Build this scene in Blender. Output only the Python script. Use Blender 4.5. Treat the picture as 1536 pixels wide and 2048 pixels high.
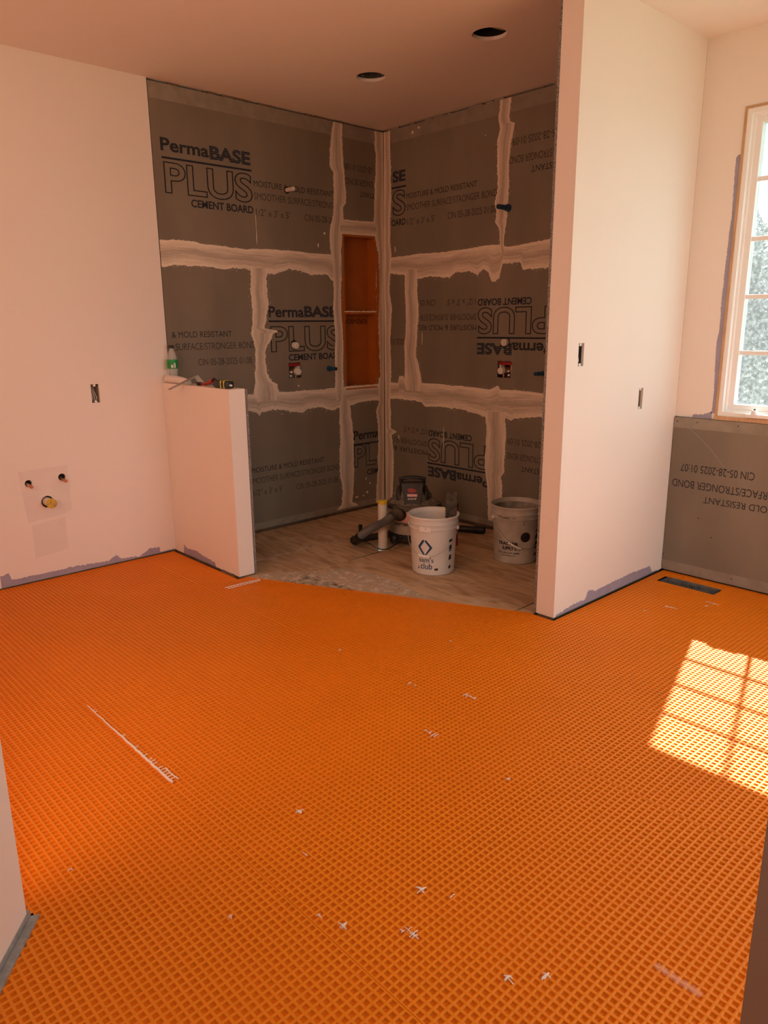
import bpy, bmesh, math, random
import numpy as np
from mathutils import Vector, Matrix
from mathutils.geometry import tessellate_polygon

for o in list(bpy.data.objects):
    bpy.data.objects.remove(o)
SC = bpy.context.scene
COL = SC.collection
PI = math.pi

# ------------------------------------------------------------------ camera
cam_d = bpy.data.cameras.new('camera')
cam = bpy.data.objects.new('camera', cam_d)
COL.objects.link(cam)
cam_d.sensor_fit = 'VERTICAL'
cam_d.sensor_height = 24.0
cam_d.lens = 1485.13 / 2048 * 24.0
cam_d.clip_start = 0.02
RIGHT = Vector((0.68194609, 0.73135157, -0.00862618))
UP = Vector((-0.17314982, 0.17288923, 0.96960221))
FWD = Vector((-0.71061148, 0.65972282, -0.24453452))
cam.matrix_world = Matrix(((RIGHT.x, UP.x, -FWD.x, 4.26075), (RIGHT.y, UP.y, -FWD.y, -3.97841), (RIGHT.z, UP.z, -FWD.z, 1.39454), (0, 0, 0, 1)))
SC.camera = cam

# ------------------------------------------------------------------ sky, sun, view
world = bpy.data.worlds.new('sky')
SC.world = world
world.use_nodes = True
wn = world.node_tree.nodes
wn['Background'].inputs['Color'].default_value = (0.87, 0.95, 1.01, 1)
wn['Background'].inputs['Strength'].default_value = 2.5
sun_d = bpy.data.lights.new('sun', 'SUN')
sun_d.energy = 20.0
sun_d.angle = math.radians(0.75)
sun_d.color = (1.0, 0.91, 0.80)
sun = bpy.data.objects.new('sun', sun_d)
COL.objects.link(sun)
sun.location = (0, 6, 8)
sun.rotation_euler = Vector((0.278, -0.893, -1.0)).to_track_quat('-Z', 'Y').to_euler()
def portal(name, loc, rot, sx, sy):
    d = bpy.data.lights.new(name, 'AREA')
    d.shape = 'RECTANGLE'; d.size = sx; d.size_y = sy
    d.cycles.is_portal = True
    o = bpy.data.objects.new(name, d); COL.objects.link(o)
    o.location = loc; o.rotation_euler = rot
portal('window_portal', (3.18, 0.10, 1.65), (-PI / 2, 0, 0), 1.26, 1.5)
#portal('near_fill_portal', (1.0, -5.33, 1.55), (PI / 2, 0, 0), 0.9, 0.9)
portal('added_window_portal', (4.75, 0.10, 1.45), (-PI / 2, 0, 0), 1.0, 2.2)  # portal of the added out-of-view window
right_fill_d = bpy.data.lights.new('right_fill_light', 'AREA')  # unseen warm lamp added at right to light the left wall and half-wall end
right_fill_d.shape = 'RECTANGLE'; right_fill_d.size = 1.98; right_fill_d.size_y = 2.32; right_fill_d.energy = 9.0; right_fill_d.color = (1.0, 0.82, 0.60)
right_fill = bpy.data.objects.new('right_fill_light', right_fill_d); COL.objects.link(right_fill)
right_fill.location = (5.49, -1.50, 1.45); right_fill.rotation_euler = (0, PI / 2, 0)
near_d = bpy.data.lights.new('near_fill_light', 'AREA')  # unseen warm fill lamp, added to brighten the left wall and shower
near_d.shape = 'RECTANGLE'; near_d.size = 1.18; near_d.size_y = 1.38; near_d.energy = 28.0; near_d.color = (1.0, 0.56, 0.37)
near = bpy.data.objects.new('near_fill_light', near_d); COL.objects.link(near)
near.location = (2.50, -4.66, 1.60); near.rotation_euler = (PI / 2, 0, 0)
hall_d = bpy.data.lights.new('hall_ceiling_lamp', 'AREA')  # fill lamp added above the camera to lift the near floor
hall_d.shape = 'DISK'; hall_d.size = 0.35; hall_d.energy = 13.0; hall_d.color = (1.0, 0.88, 0.76)
hall = bpy.data.objects.new('hall_ceiling_lamp', hall_d); COL.objects.link(hall)
hall.location = (3.95, -4.05, 2.70)
SC.view_settings.view_transform = 'Standard'
SC.view_settings.look = 'None'
SC.view_settings.gamma = 1.0
SC.view_settings.use_curve_mapping = False
SC.view_settings.exposure = 0.08
SC.cycles.max_bounces = 14
SC.cycles.diffuse_bounces = 8
SC.cycles.transparent_max_bounces = 16
SC.cycles.caustics_reflective = False
SC.cycles.caustics_refractive = False

# ------------------------------------------------------------------ baked outlines in wall and floor metres
STRIPS = {'L': [('h1', 'h', [(1.7934, 1.887), (1.6938, 1.8934), (1.5684, 1.893), (1.5319, 1.8838), (1.3401, 1.875), (1.2012, 1.8666), (1.1058, 1.8766), (0.9687, 1.8798), (0.7555, 1.8775), (0.6962, 1.8727), (0.5118, 1.876), (0.3793, 1.8746)], [(1.8068, 1.7358), (1.7842, 1.7396), (1.7188, 1.7524), (1.6001, 1.7475), (1.4903, 1.7523), (1.4208, 1.7434), (1.305, 1.7512), (1.2087, 1.7476), (1.1751, 1.7413), (1.1066, 1.7316), (1.0524, 1.7242), (1.001, 1.723), (0.9026, 1.7521), (0.8776, 1.7611), (0.7527, 1.7483), (0.6761, 1.7315), (0.5434, 1.7396), (0.5131, 1.7037), (0.486, 1.6978), (0.3842, 1.7009)], (0.5, 1)), ('h2', 'h', [(1.3471, 0.956), (1.2627, 0.9535), (1.1843, 0.9515), (1.0014, 0.9528), (0.8097, 0.9472), (0.5803, 0.9467), (0.5054, 0.951), (0.4148, 0.9545), (0.2377, 0.9531), (0.0686, 0.9526), (0.0213, 0.9498)], [(1.354, 0.8519), (1.2582, 0.8406), (1.1915, 0.8317), (1.1652, 0.8025), (1.1436, 0.8277), (1.0614, 0.8379), (0.9702, 0.827), (0.8944, 0.8068), (0.7989, 0.7953), (0.7581, 0.8132), (0.6584, 0.823), (0.5248, 0.7905), (0.4092, 0.8107), (0.3207, 0.815), (0.2555, 0.8288), (0.107, 0.8292), (0.0228, 0.8269)], (0.6, 1.2)), ('v1', 'v', [(0.4562, 2.7524), (0.4614, 2.7269), (0.4767, 2.6597), (0.4933, 2.5549), (0.4988, 2.4571), (0.4845, 2.4241), (0.4716, 2.4162), (0.4681, 2.2922), (0.4805, 2.1425), (0.5057, 2.0558), (0.5157, 1.96), (0.5115, 1.8843), (0.5018, 1.7714), (0.4928, 1.684), (0.4895, 1.5888), (0.4984, 1.5133), (0.489, 1.3608), (0.4851, 1.2942), (0.4946, 1.185), (0.4931, 1.0422), (0.5021, 0.9526), (0.4988, 0.8616)], [(0.3814, 2.7551), (0.3819, 2.7395), (0.3859, 2.6012), (0.3762, 2.4692), (0.3695, 2.3866), (0.3585, 2.2939), (0.3603, 2.2285), (0.3905, 2.1929), (0.3863, 2.119), (0.4032, 2.0105), (0.4153, 1.9096), (0.427, 1.5139), (0.4133, 1.3388), (0.4187, 1.071), (0.4195, 0.9585), (0.4176, 0.8556)], (0.7, 0.6)), ('v2', 'v', [(1.1739, 1.7597), (1.1751, 1.7413), (1.1783, 1.6887), (1.1896, 1.5984), (1.1791, 1.5267), (1.1812, 1.4097), (1.1957, 1.3446), (1.1799, 1.285), (1.1711, 1.2363), (1.1843, 1.1099), (1.1839, 1.0244), (1.1989, 0.9724), (1.2025, 0.9129)], [(1.051, 1.7493), (1.0524, 1.7242), (1.0581, 1.6926), (1.053, 1.5949), (1.0476, 1.5281), (1.0761, 1.4446), (1.0959, 1.3771), (0.9962, 1.3631), (0.9885, 1.3531), (1.0256, 1.3438), (1.0441, 1.3016), (1.0941, 1.2341), (1.0926, 1.1552), (1.082, 1.0786), (1.0589, 1.034), (1.0151, 1.0079), (1.0012, 0.9562), (1.0001, 0.8981)], (1, 1.3)), ('v3', 'v', [(0.456, 0.8584), (0.4581, 0.7887), (0.4662, 0.6801), (0.4654, 0.5471), (0.4737, 0.4308), (0.468, 0.2961), (0.4533, 0.1739), (0.468, 0.0628), (0.5105, 0.031)], [(0.3544, 0.851), (0.3573, 0.7356), (0.3464, 0.6782), (0.3314, 0.5818), (0.3356, 0.4134), (0.3333, 0.3004), (0.3419, 0.1563), (0.3543, 0.0672), (0.2987, 0.0338)], (1.2, 1)), ('corner', 'v', [(0.0817, 2.7482), (0.082, 2.7287), (0.0833, 2.6439), (0.0706, 2.5273), (0.0765, 2.4636), (0.0883, 2.3319), (0.0994, 2.1259), (0.0932, 2.025), (0.065, 1.9155), (0.0801, 1.7387), (0.0759, 1.5167), (0.0686, 1.3121), (0.0616, 1.0771), (0.0683, 0.9715), (0.0653, 0.8146), (0.0978, 0.7478), (0.0809, 0.6435), (0.0776, 0.4683), (0.0864, 0.2659), (0.0961, 0.1542), (0.1087, 0.0299)], [(-0.0086, 2.7555), (0.024, 0.0157)], (0.9, 0)), ('niche_top', 'h', [(0.4185, 2.1085), (0.3864, 2.1144), (0.289, 2.1157), (0.0995, 2.1224), (0.057, 2.1241)], [(0.4212, 2.0192), (0.3753, 2.0191), (0.0932, 2.0233), (0.0584, 2.0256)], (0.5, 0.15))], 'Rw': [('corner', 'v', [(0.0134, 2.7518), (-0.0211, 0.0081)], [(0.0737, 2.7477), (0.0736, 2.7393), (0.0794, 2.4814), (0.0829, 2.287), (0.0665, 2.0083), (0.0814, 1.8836), (0.0673, 1.7559), (0.0574, 1.6279), (0.0819, 1.5155), (0.0628, 1.2854), (0.0689, 1.1106), (0.0677, 0.9709), (0.0608, 0.8407), (0.0643, 0.6083), (0.1149, 0.5935), (0.1261, 0.5868), (0.0695, 0.5578), (0.0911, 0.422), (0.0898, 0.2541), (0.077, 0.0982), (0.0706, 0.0235)], (0, 0.8)), ('h1', 'h', [(0.0111, 1.8725), (0.0813, 1.8748), (0.218, 1.8743), (0.3499, 1.8819), (0.5108, 1.8759), (0.7058, 1.8781), (0.8647, 1.8822), (0.9476, 1.8915), (1.082, 1.8871), (1.147, 1.867), (1.2486, 1.8711), (1.4674, 1.8884), (1.5769, 1.8905)], [(0.0097, 1.7589), (0.0749, 1.7555), (0.2176, 1.7481), (0.3605, 1.7134), (0.469, 1.7183), (0.6588, 1.7056), (0.7177, 1.7385), (0.8426, 1.7318), (0.9108, 1.7123), (0.9568, 1.7445), (1.0036, 1.7169), (1.0283, 1.6657), (1.0533, 1.6614), (1.0935, 1.6874), (1.1111, 1.7603), (1.1172, 1.769), (1.2593, 1.7693), (1.2782, 1.7263), (1.3734, 1.7209), (1.462, 1.7217), (1.5868, 1.7231)], (0.5, 1.2)), ('h2', 'h', [(-0.0, 0.96), (0.0787, 0.9639), (0.145, 0.9633), (0.1617, 1.0166), (0.2049, 1.0184), (0.2263, 0.9785), (0.3788, 0.9748), (0.5674, 0.9769), (0.7029, 0.9732), (0.9185, 0.9687), (1.0419, 0.964), (1.094, 0.9901), (1.1066, 0.994), (1.1245, 0.9652), (1.2507, 0.9723), (1.4612, 0.9633), (1.5959, 0.9607)], [(-0.0015, 0.8406), (0.0665, 0.8411), (0.2368, 0.8445), (0.3923, 0.8399), (0.4363, 0.8061), (0.5522, 0.8108), (0.703, 0.8128), (0.8019, 0.8092), (0.9347, 0.7937), (1.0094, 0.7722), (1.1778, 0.7795), (1.2229, 0.765), (1.2561, 0.7893), (1.4692, 0.8102), (1.6038, 0.8245)], (0.6, 1.1)), ('v1', 'v', [(1.0615, 2.7576), (1.0626, 2.7296), (1.0549, 2.6218), (1.0688, 2.5639), (1.0474, 2.5038), (1.0526, 2.3619), (1.0581, 2.2092), (1.0407, 2.1344), (1.0546, 2.0834), (1.051, 2.0257), (1.0784, 1.984), (1.0898, 1.8956), (1.0919, 1.8378)], [(1.1444, 2.7407), (1.1456, 2.713), (1.1371, 2.5955), (1.1757, 2.5812), (1.1704, 2.5281), (1.1512, 2.4393), (1.1417, 2.3488), (1.1479, 2.198), (1.1451, 2.112), (1.1398, 2.0466), (1.125, 1.9707), (1.122, 1.893), (1.1403, 1.8343)], (0.9, 0.9)), ('v2', 'v', [(0.2229, 1.7791), (0.2228, 1.7479), (0.2225, 1.6221), (0.2326, 1.4555), (0.2324, 1.3445), (0.2163, 1.2321), (0.2212, 1.082), (0.2156, 0.9705), (0.2154, 0.9145)], [(0.3502, 1.772), (0.3504, 1.7139), (0.3509, 1.5634), (0.3663, 1.5095), (0.3516, 1.3764), (0.3368, 1.1764), (0.3784, 1.0657), (0.3942, 0.9865), (0.3945, 0.9245)], (0.5, 1)), ('v3', 'v', [(1.0053, 0.8061), (1.0095, 0.7688), (1.0213, 0.6771), (1.0162, 0.5596), (1.0111, 0.428), (1.0324, 0.3352), (1.0404, 0.2399), (1.0518, 0.054)], [(1.1762, 0.8194), (1.1779, 0.7761), (1.1882, 0.6223), (1.18, 0.5071), (1.1793, 0.4156), (1.1552, 0.374), (1.167, 0.2883), (1.1714, 0.0584)], (0.8, 1))]}
LETTERS = [('Perma', 'L', (1.7468, 2.4483), (1.4333, 2.376), 'bold', False), ('BASE', 'L', (1.4281, 2.4457), (1.1399, 2.3709), 'heavy', False), ('RULE', 'L', (1.7442, 2.3382), (1.1342, 2.3441), 'rule', False), ('PLUS', 'L', (1.7371, 2.3125), (1.1344, 2.1577), 'outline', False), ('CEMENT BOARD', 'L', (1.5732, 2.1268), (1.1347, 2.0922), 'heavy', False), ('MOISTURE & MOLD RESISTANT', 'L', (1.1234, 2.2767), (0.4722, 2.2629), 'ink', False), ('SMOOTHER SURFACE/STRONG', 'L', (1.1238, 2.209), (0.4748, 2.182), 'thin', False), ('1/2" x 3\' x 5\'', 'L', (1.1143, 2.1164), (0.8494, 2.0859), 'thin', False), ('CIN 05-28-20', 'L', (0.7286, 2.1086), (0.4778, 2.0906), 'thin', False), ('-28-2025 01:08', 'L', (0.3627, 2.4677), (0.096, 2.4579), 'thin', True), ('ONGER BOND', 'L', (0.3606, 2.3812), (0.0976, 2.3611), 'thin', True), ('STANT', 'L', (0.228, 2.3074), (0.0939, 2.2876), 'ink', True), ('& MOLD RESISTANT', 'L', (1.765, 1.3629), (1.3445, 1.3295), 'ink', False), ('SURFACE/STRONGER BOND', 'L', (1.7441, 1.2975), (1.1704, 1.2493), 'thin', False), ('CIN 05-28-2025 01:08', 'L', (1.5988, 1.1997), (1.2036, 1.1531), 'thin', False), ('Perma', 'L', (1.0559, 1.5216), (0.7616, 1.4478), 'bold', False), ('BASE', 'L', (0.7581, 1.5278), (0.471, 1.446), 'heavy', False), ('RULE', 'L', (1.0571, 1.4285), (0.4765, 1.4182), 'rule', False), ('PLUS', 'L', (1.0469, 1.3961), (0.4359, 1.2152), 'outline', False), ('CEMENT BOARD', 'L', (0.9047, 1.2085), (0.4282, 1.1542), 'heavy', False), ('MOISTURE & MOLD RESISTANT', 'L', (1.2504, 0.4563), (0.6226, 0.4159), 'ink', False), ('MOOTHER SURFACE/STRONGER BOND', 'L', (1.2426, 0.3857), (0.4716, 0.3389), 'thin', False), ('1/2" x 3\' x 5\'', 'L', (1.2439, 0.2984), (0.9991, 0.2598), 'thin', False), ('CIN 05-28-2025 01:08', 'L', (0.8797, 0.2815), (0.4938, 0.2537), 'thin', False), ('Perma', 'L', (0.3307, 0.6122), (0.0744, 0.5429), 'bold', False), ('RULE', 'L', (0.3331, 0.5151), (0.075, 0.5016), 'rule', False), ('PL', 'L', (0.3285, 0.4973), (0.0987, 0.3397), 'outline', False), ('CEM', 'L', (0.1996, 0.3015), (0.0838, 0.2595), 'heavy', False), ('SE', 'Rw', (0.097, 2.4623), (0.2294, 2.375), 'heavy', False), ('RULE', 'Rw', (0.0856, 2.3539), (0.2344, 2.3399), 'rule', False), ('S', 'Rw', (0.0958, 2.3292), (0.2289, 2.1565), 'outline', False), ('OARD', 'Rw', (0.0836, 2.1341), (0.2288, 2.0894), 'heavy', False), ('MOISTURE & MOLD RESISTANT', 'Rw', (0.2368, 2.2984), (0.8885, 2.2545), 'ink', False), ('SMOOTHER SURFACE/STRONGER BOND', 'Rw', (0.2367, 2.2256), (1.0553, 2.1771), 'thin', False), ('1/2" x 3\' x 5\'', 'Rw', (0.2441, 2.1215), (0.5156, 2.0878), 'thin', False), ('CIN 05-28-2025 01:08', 'Rw', (0.6356, 2.1267), (1.0505, 2.0856), 'thin', False), ('5-28-2025 01:09', 'Rw', (1.1678, 2.4977), (1.475, 2.4512), 'thin', True), ('/STRONGER BOND', 'Rw', (1.1453, 2.394), (1.4703, 2.3496), 'thin', True), ('ISTANT', 'Rw', (1.3144, 2.3179), (1.4738, 2.2865), 'ink', True), ('CEMENT BOARD', 'Rw', (0.9154, 1.5558), (1.355, 1.5115), 'heavy', True), ('1/2" x 3\' x 5\'', 'Rw', (0.6333, 1.5591), (0.8965, 1.5176), 'thin', True), ('CIN 05', 'Rw', (0.3762, 1.5613), (0.5291, 1.5231), 'thin', True), ('PLUS', 'Rw', (0.9169, 1.501), (1.4981, 1.3269), 'outline', True), ('RULE', 'Rw', (0.9155, 1.3086), (1.4959, 1.2997), 'rule', True), ('BASE', 'Rw', (0.9165, 1.2723), (1.2106, 1.1928), 'heavy', True), ('Perma', 'Rw', (1.2112, 1.2755), (1.5158, 1.2059), 'bold', True), ('SMOOTHER SURFACE/STR', 'Rw', (0.3766, 1.4605), (0.9057, 1.4233), 'thin', True), ('MOISTURE & MOLD RES', 'Rw', (0.3668, 1.3834), (0.9075, 1.3595), 'ink', True), ('2025 01', 'Rw', (0.076, 1.2855), (0.211, 1.2539), 'thin', True), ('CEMENT BOARD', 'Rw', (0.4683, 0.6312), (0.8879, 0.5972), 'heavy', True), ('1/2" x 3\' x 5\'', 'Rw', (0.2037, 0.6329), (0.4532, 0.5999), 'thin', True), ('PLUS', 'Rw', (0.4637, 0.5673), (1.0444, 0.4148), 'outline', True), ('RULE', 'Rw', (0.46, 0.3894), (1.0409, 0.386), 'rule', True), ('BASE', 'Rw', (0.4654, 0.3597), (0.7467, 0.2935), 'heavy', True), ('Perma', 'Rw', (0.7502, 0.3568), (1.0487, 0.2842), 'bold', True), ('SMOOTHER SU', 'Rw', (0.0977, 0.541), (0.4538, 0.5136), 'thin', True), ('MOISTURE &', 'Rw', (0.0971, 0.4681), (0.4595, 0.4539), 'ink', True), ('28-2025 01:09', 'Rw', (1.2002, 0.6371), (1.4673, 0.6228), 'thin', True), ('STRONGER BOND', 'Rw', (1.1956, 0.5415), (1.4725, 0.5219), 'thin', True), ('ISTANT', 'Rw', (1.3214, 0.4656), (1.4764, 0.4465), 'ink', True), ('CIN 05-28-2025 01:07', 'Wn', (2.4139, 0.6266), (2.8093, 0.6046), 'inkd', True), ('SMOOTHER SURFACE/STRONGER BOND', 'Wn', (2.3729, 0.5359), (3.1831, 0.5137), 'inkd', True), ('MOISTURE & MOLD RESISTANT', 'Wn', (2.5565, 0.4595), (3.1953, 0.4455), 'inkd', True)]
LAV_LEFT = [(2.8955, 0.0736), (2.8503, 0.0858), (2.8375, 0.042), (2.6554, 0.0392), (2.5139, 0.0422), (2.2946, 0.029), (2.2423, 0.0553), (2.2106, 0.026), (2.0926, 0.0157), (2.0198, 0.052), (1.9599, 0.0458), (1.9574, 0.0122), (1.8452, 0.0147)]
LAV_HALF = [(0.1106, 0.0137), (0.1217, 0.0655), (0.1576, 0.0503), (0.286, 0.057), (0.3445, 0.0432), (0.444, 0.0386), (0.489, 0.0305), (0.4974, 0.0059), (0.7126, 0.0087)]
LAV_PART = [(1.0723, 0.0159), (0.9185, 0.0337), (0.8142, 0.0298), (0.7906, 0.0696), (0.7386, 0.0644), (0.7296, 0.0512), (0.5429, 0.0594), (0.3829, 0.063), (0.1499, 0.0548), (0.1265, 0.0164), (0.0366, 0.0042)]
LAV_WIN = [(2.5545, 2.1879), (2.546, 2.177), (2.545, 2.118), (2.5483, 2.0165), (2.5517, 1.9138), (2.5473, 1.828), (2.5442, 1.6498), (2.5413, 1.4532), (2.5467, 1.4157), (2.5456, 1.353), (2.5388, 1.2998), (2.539, 1.2463), (2.5428, 1.1564), (2.5497, 1.0344), (2.5486, 0.9394), (2.5395, 0.9227)]
LAV_WINB = [(2.4459, 0.9018), (2.4644, 0.9114), (2.4865, 0.9105), (2.5184, 0.9184), (2.5499, 0.9262)]
SCRATCH = [(2.416, 0.8489), (2.4907, 0.796), (2.565, 0.7334), (2.6487, 0.6437)]
DUST = [(0.8373, -1.7756), (0.7495, -1.7273), (0.8191, -1.6177), (0.9763, -1.4445), (1.0431, -1.2709), (1.2016, -1.2536), (1.4471, -1.2493), (1.6919, -1.3027), (1.6112, -1.3531), (1.1279, -1.6342)]
SCRAPS = [(3.1044, -3.0491), (3.1495, -2.8301), (3.2405, -2.9471), (3.2173, -2.9456), (3.5215, -2.8171), (3.4673, -2.8799), (2.6535, -2.2703), (2.5759, -1.9705), (2.6849, -2.8687), (2.8426, -2.9659), (2.6638, -0.5414), (2.7943, -0.3383), (3.0095, -2.2959), (2.6035, -0.671), (2.175, -1.641), (2.8928, -3.2314), (2.4584, -3.4525), (2.7867, -0.3957), (1.8977, -2.0578), (2.3398, -2.0614), (2.3656, -2.0591), (3.2113, -2.9563), (3.04, -3.0697), (3.2218, -2.7911)]


# ------------------------------------------------------------------ materials
def mat(name, col, rough=0.6, metal=0.0, spec=0.5, var=0.0, vscale=6.0, col2=None, bump=0.0, bscale=80.0, streak=None):
    m = bpy.data.materials.new(name); m.use_nodes = True
    n, l = m.node_tree.nodes, m.node_tree.links
    b = n['Principled BSDF']
    b.inputs['Roughness'].default_value = rough
    b.inputs['Metallic'].default_value = metal
    b.inputs['Specular IOR Level'].default_value = spec
    b.inputs['Base Color'].default_value = (*col, 1)
    tc = n.new('ShaderNodeTexCoord')
    src = tc.outputs['Object']
    if streak:
        mp = n.new('ShaderNodeMapping'); mp.inputs['Scale'].default_value = streak
        l.new(src, mp.inputs['Vector']); src = mp.outputs['Vector']
    if var or col2:
        t = n.new('ShaderNodeTexNoise'); t.inputs['Scale'].default_value = vscale; t.inputs['Detail'].default_value = 6
        l.new(src, t.inputs['Vector'])
        r = n.new('ShaderNodeValToRGB')
        c2 = col2 or tuple(c * (1 - var) for c in col)
        r.color_ramp.elements[0].position = 0.35; r.color_ramp.elements[1].position = 0.68
        r.color_ramp.elements[0].color = (*c2, 1); r.color_ramp.elements[1].color = (*col, 1)
        l.new(t.outputs['Fac'], r.inputs['Fac']); l.new(r.outputs['Color'], b.inputs['Base Color'])
    if bump:
        t = n.new('ShaderNodeTexNoise'); t.inputs['Scale'].default_value = bscale; t.inputs['Detail'].default_value = 4
        l.new(src, t.inputs['Vector'])
        bp = n.new('ShaderNodeBump'); bp.inputs['Strength'].default_value = bump; bp.inputs['Distance'].default_value = 0.002
        l.new(t.outputs['Fac'], bp.inputs['Height']); l.new(bp.outputs['Normal'], b.inputs['Normal'])
    return m

M = {}
M['paint'] = mat('wall_paint', (0.86, 0.81, 0.755), 0.75, var=0.025, vscale=1.5, bump=0.04, bscale=220)
M['ceiling'] = mat('ceiling_paint', (0.86, 0.81, 0.755), 0.85, bump=0.03, bscale=220)
M['raw'] = mat('raw_framing', (0.22, 0.15, 0.09), 0.8, var=0.4, vscale=12)
M['subfloor'] = mat('dark_subfloor', (0.06, 0.04, 0.025), 0.9)
M['gypsum'] = mat('gypsum_edge', (0.45, 0.42, 0.38), 0.9, var=0.3, vscale=60)
M['lavender'] = mat('lavender_board', (0.37, 0.35, 0.46), 0.75, var=0.12, vscale=14)
M['skim'] = mat('skim_patch', (0.81, 0.755, 0.705), 0.8, var=0.04, vscale=8)
M['board'] = mat('cement_board', (0.25, 0.215, 0.165), 0.85, col2=(0.195, 0.168, 0.128), vscale=3.0, bump=0.12, bscale=120, streak=(1, 1, 0.35))
M['board_edge'] = mat('board_edge', (0.42, 0.41, 0.38), 0.9, col2=(0.05, 0.045, 0.04), vscale=330, bump=0.6, bscale=300)
M['board_band'] = mat('board_band', (0.33, 0.29, 0.235), 0.85, col2=(0.265, 0.232, 0.185), vscale=14, bump=0.1, bscale=150)
M['compound'] = None
M['thinset'] = mat('thinset', (0.55, 0.52, 0.46), 0.9, var=0.2, vscale=25)
M['black'] = mat('black_plastic', (0.012, 0.012, 0.013), 0.45)
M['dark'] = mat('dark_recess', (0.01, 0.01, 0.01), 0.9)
M['metal'] = mat('galvanised_metal', (0.42, 0.43, 0.43), 0.4, metal=0.8, var=0.3, vscale=30)
M['steel'] = mat('steel', (0.55, 0.55, 0.54), 0.35, metal=0.9)
M['old_steel'] = mat('caked_steel', (0.10, 0.085, 0.07), 0.6, metal=0.2, col2=(0.035, 0.03, 0.026), vscale=40)
M['copper'] = mat('copper', (0.72, 0.32, 0.16), 0.4, metal=0.7, var=0.3, vscale=60)
M['brass'] = mat('brass_valve', (0.62, 0.46, 0.28), 0.4, metal=0.6, var=0.3, vscale=80)
M['pvc'] = mat('white_pvc', (0.74, 0.71, 0.62), 0.4)
M['yellow'] = mat('yellow_cap', (0.72, 0.50, 0.03), 0.4)
M['blue'] = mat('blue_plug', (0.012, 0.075, 0.17), 0.45)
M['white'] = mat('white_plastic', (0.82, 0.82, 0.80), 0.4)
M['boxgrey'] = mat('box_grey', (0.35, 0.30, 0.24), 0.6)
M['boxdark'] = mat('box_dark', (0.045, 0.04, 0.04), 0.6)
M['wire'] = mat('wire_jacket', (0.7, 0.68, 0.62), 0.5)
M['bucket'] = mat('bucket_plastic', (0.72, 0.70, 0.66), 0.42, var=0.06, vscale=9)
M['bucket_old'] = mat('used_bucket_plastic', (0.60, 0.57, 0.51), 0.5, col2=(0.36, 0.33, 0.28), vscale=7)
M['bucket_mud'] = mat('caked_mortar', (0.40, 0.36, 0.30), 0.9, col2=(0.20, 0.17, 0.13), vscale=18)
M['navy'] = mat('navy_print', (0.012, 0.055, 0.13), 0.5)
M['print'] = mat('black_print', (0.015, 0.014, 0.016), 0.5)
M['redprint'] = mat('maroon_print', (0.07, 0.014, 0.014), 0.5, col2=(0.03, 0.008, 0.008), vscale=40)
M['label'] = mat('paper_label', (0.78, 0.76, 0.72), 0.7)
M['red'] = mat('red_plastic', (0.34, 0.02, 0.015), 0.45)
M['pink'] = mat('pink_label', (0.75, 0.42, 0.38), 0.5)
M['vac_tan'] = mat('dusty_drum', (0.50, 0.42, 0.34), 0.6, col2=(0.30, 0.25, 0.20), vscale=8)
M['vac_lid'] = mat('dusty_black', (0.03, 0.028, 0.026), 0.65, col2=(0.20, 0.17, 0.13), vscale=16)
M['vac_black'] = mat('vac_black', (0.014, 0.013, 0.013), 0.55, col2=(0.05, 0.043, 0.036), vscale=20)
M['vac_dust'] = mat('vac_dust', (0.30, 0.26, 0.21), 0.8, col2=(0.10, 0.085, 0.07), vscale=22)
M['hose'] = mat('grey_hose', (0.13, 0.12, 0.115), 0.55)
M['green'] = mat('green_label', (0.01, 0.30, 0.06), 0.4)
M['hivis'] = mat('yellow_band', (0.80, 0.68, 0.06), 0.4)
M['tube'] = mat('white_tube', (0.80, 0.74, 0.70), 0.5)
M['alu'] = mat('grey_metal_bar', (0.45, 0.40, 0.35), 0.45, metal=0.4)
M['niche'] = mat('orange_foam_board', (0.44, 0.125, 0.010), 0.6, var=0.12, vscale=10)
M['nichetext'] = mat('niche_print', (0.16, 0.04, 0.006), 0.6)
M['wood'] = mat('raw_wood', (0.62, 0.40, 0.22), 0.6, var=0.2, vscale=14, streak=(8, 8, 1))
M['vinyl'] = mat('window_frame_white', (0.90, 0.92, 0.92), 0.4)
M['fleece'] = mat('white_fleece', (0.85, 0.78, 0.72), 0.8)
M['foam'] = mat('grey_foam', (0.36, 0.36, 0.36), 0.8, var=0.3, vscale=40)
M['ground'] = mat('outside_ground', (0.20, 0.22, 0.14), 0.9, var=0.3, vscale=1.0)
M['leaf'] = mat('leaf', (0.085, 0.11, 0.08), 0.28, col2=(0.04, 0.06, 0.045), vscale=1.6)
M['leaf2'] = mat('conifer_leaf', (0.06, 0.10, 0.095), 0.35, col2=(0.035, 0.06, 0.055), vscale=2.0)
M['bark'] = mat('bark', (0.10, 0.07, 0.05), 0.9)
M['brick'] = mat('warm_brick', (0.66, 0.36, 0.22), 0.9, var=0.2, vscale=8)
M['jamb'] = mat('primed_jamb', (0.24, 0.20, 0.165), 0.7)  # even brown, darker than the wall paint
M['eave'] = mat('eave_white', (0.75, 0.75, 0.73), 0.7)

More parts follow.
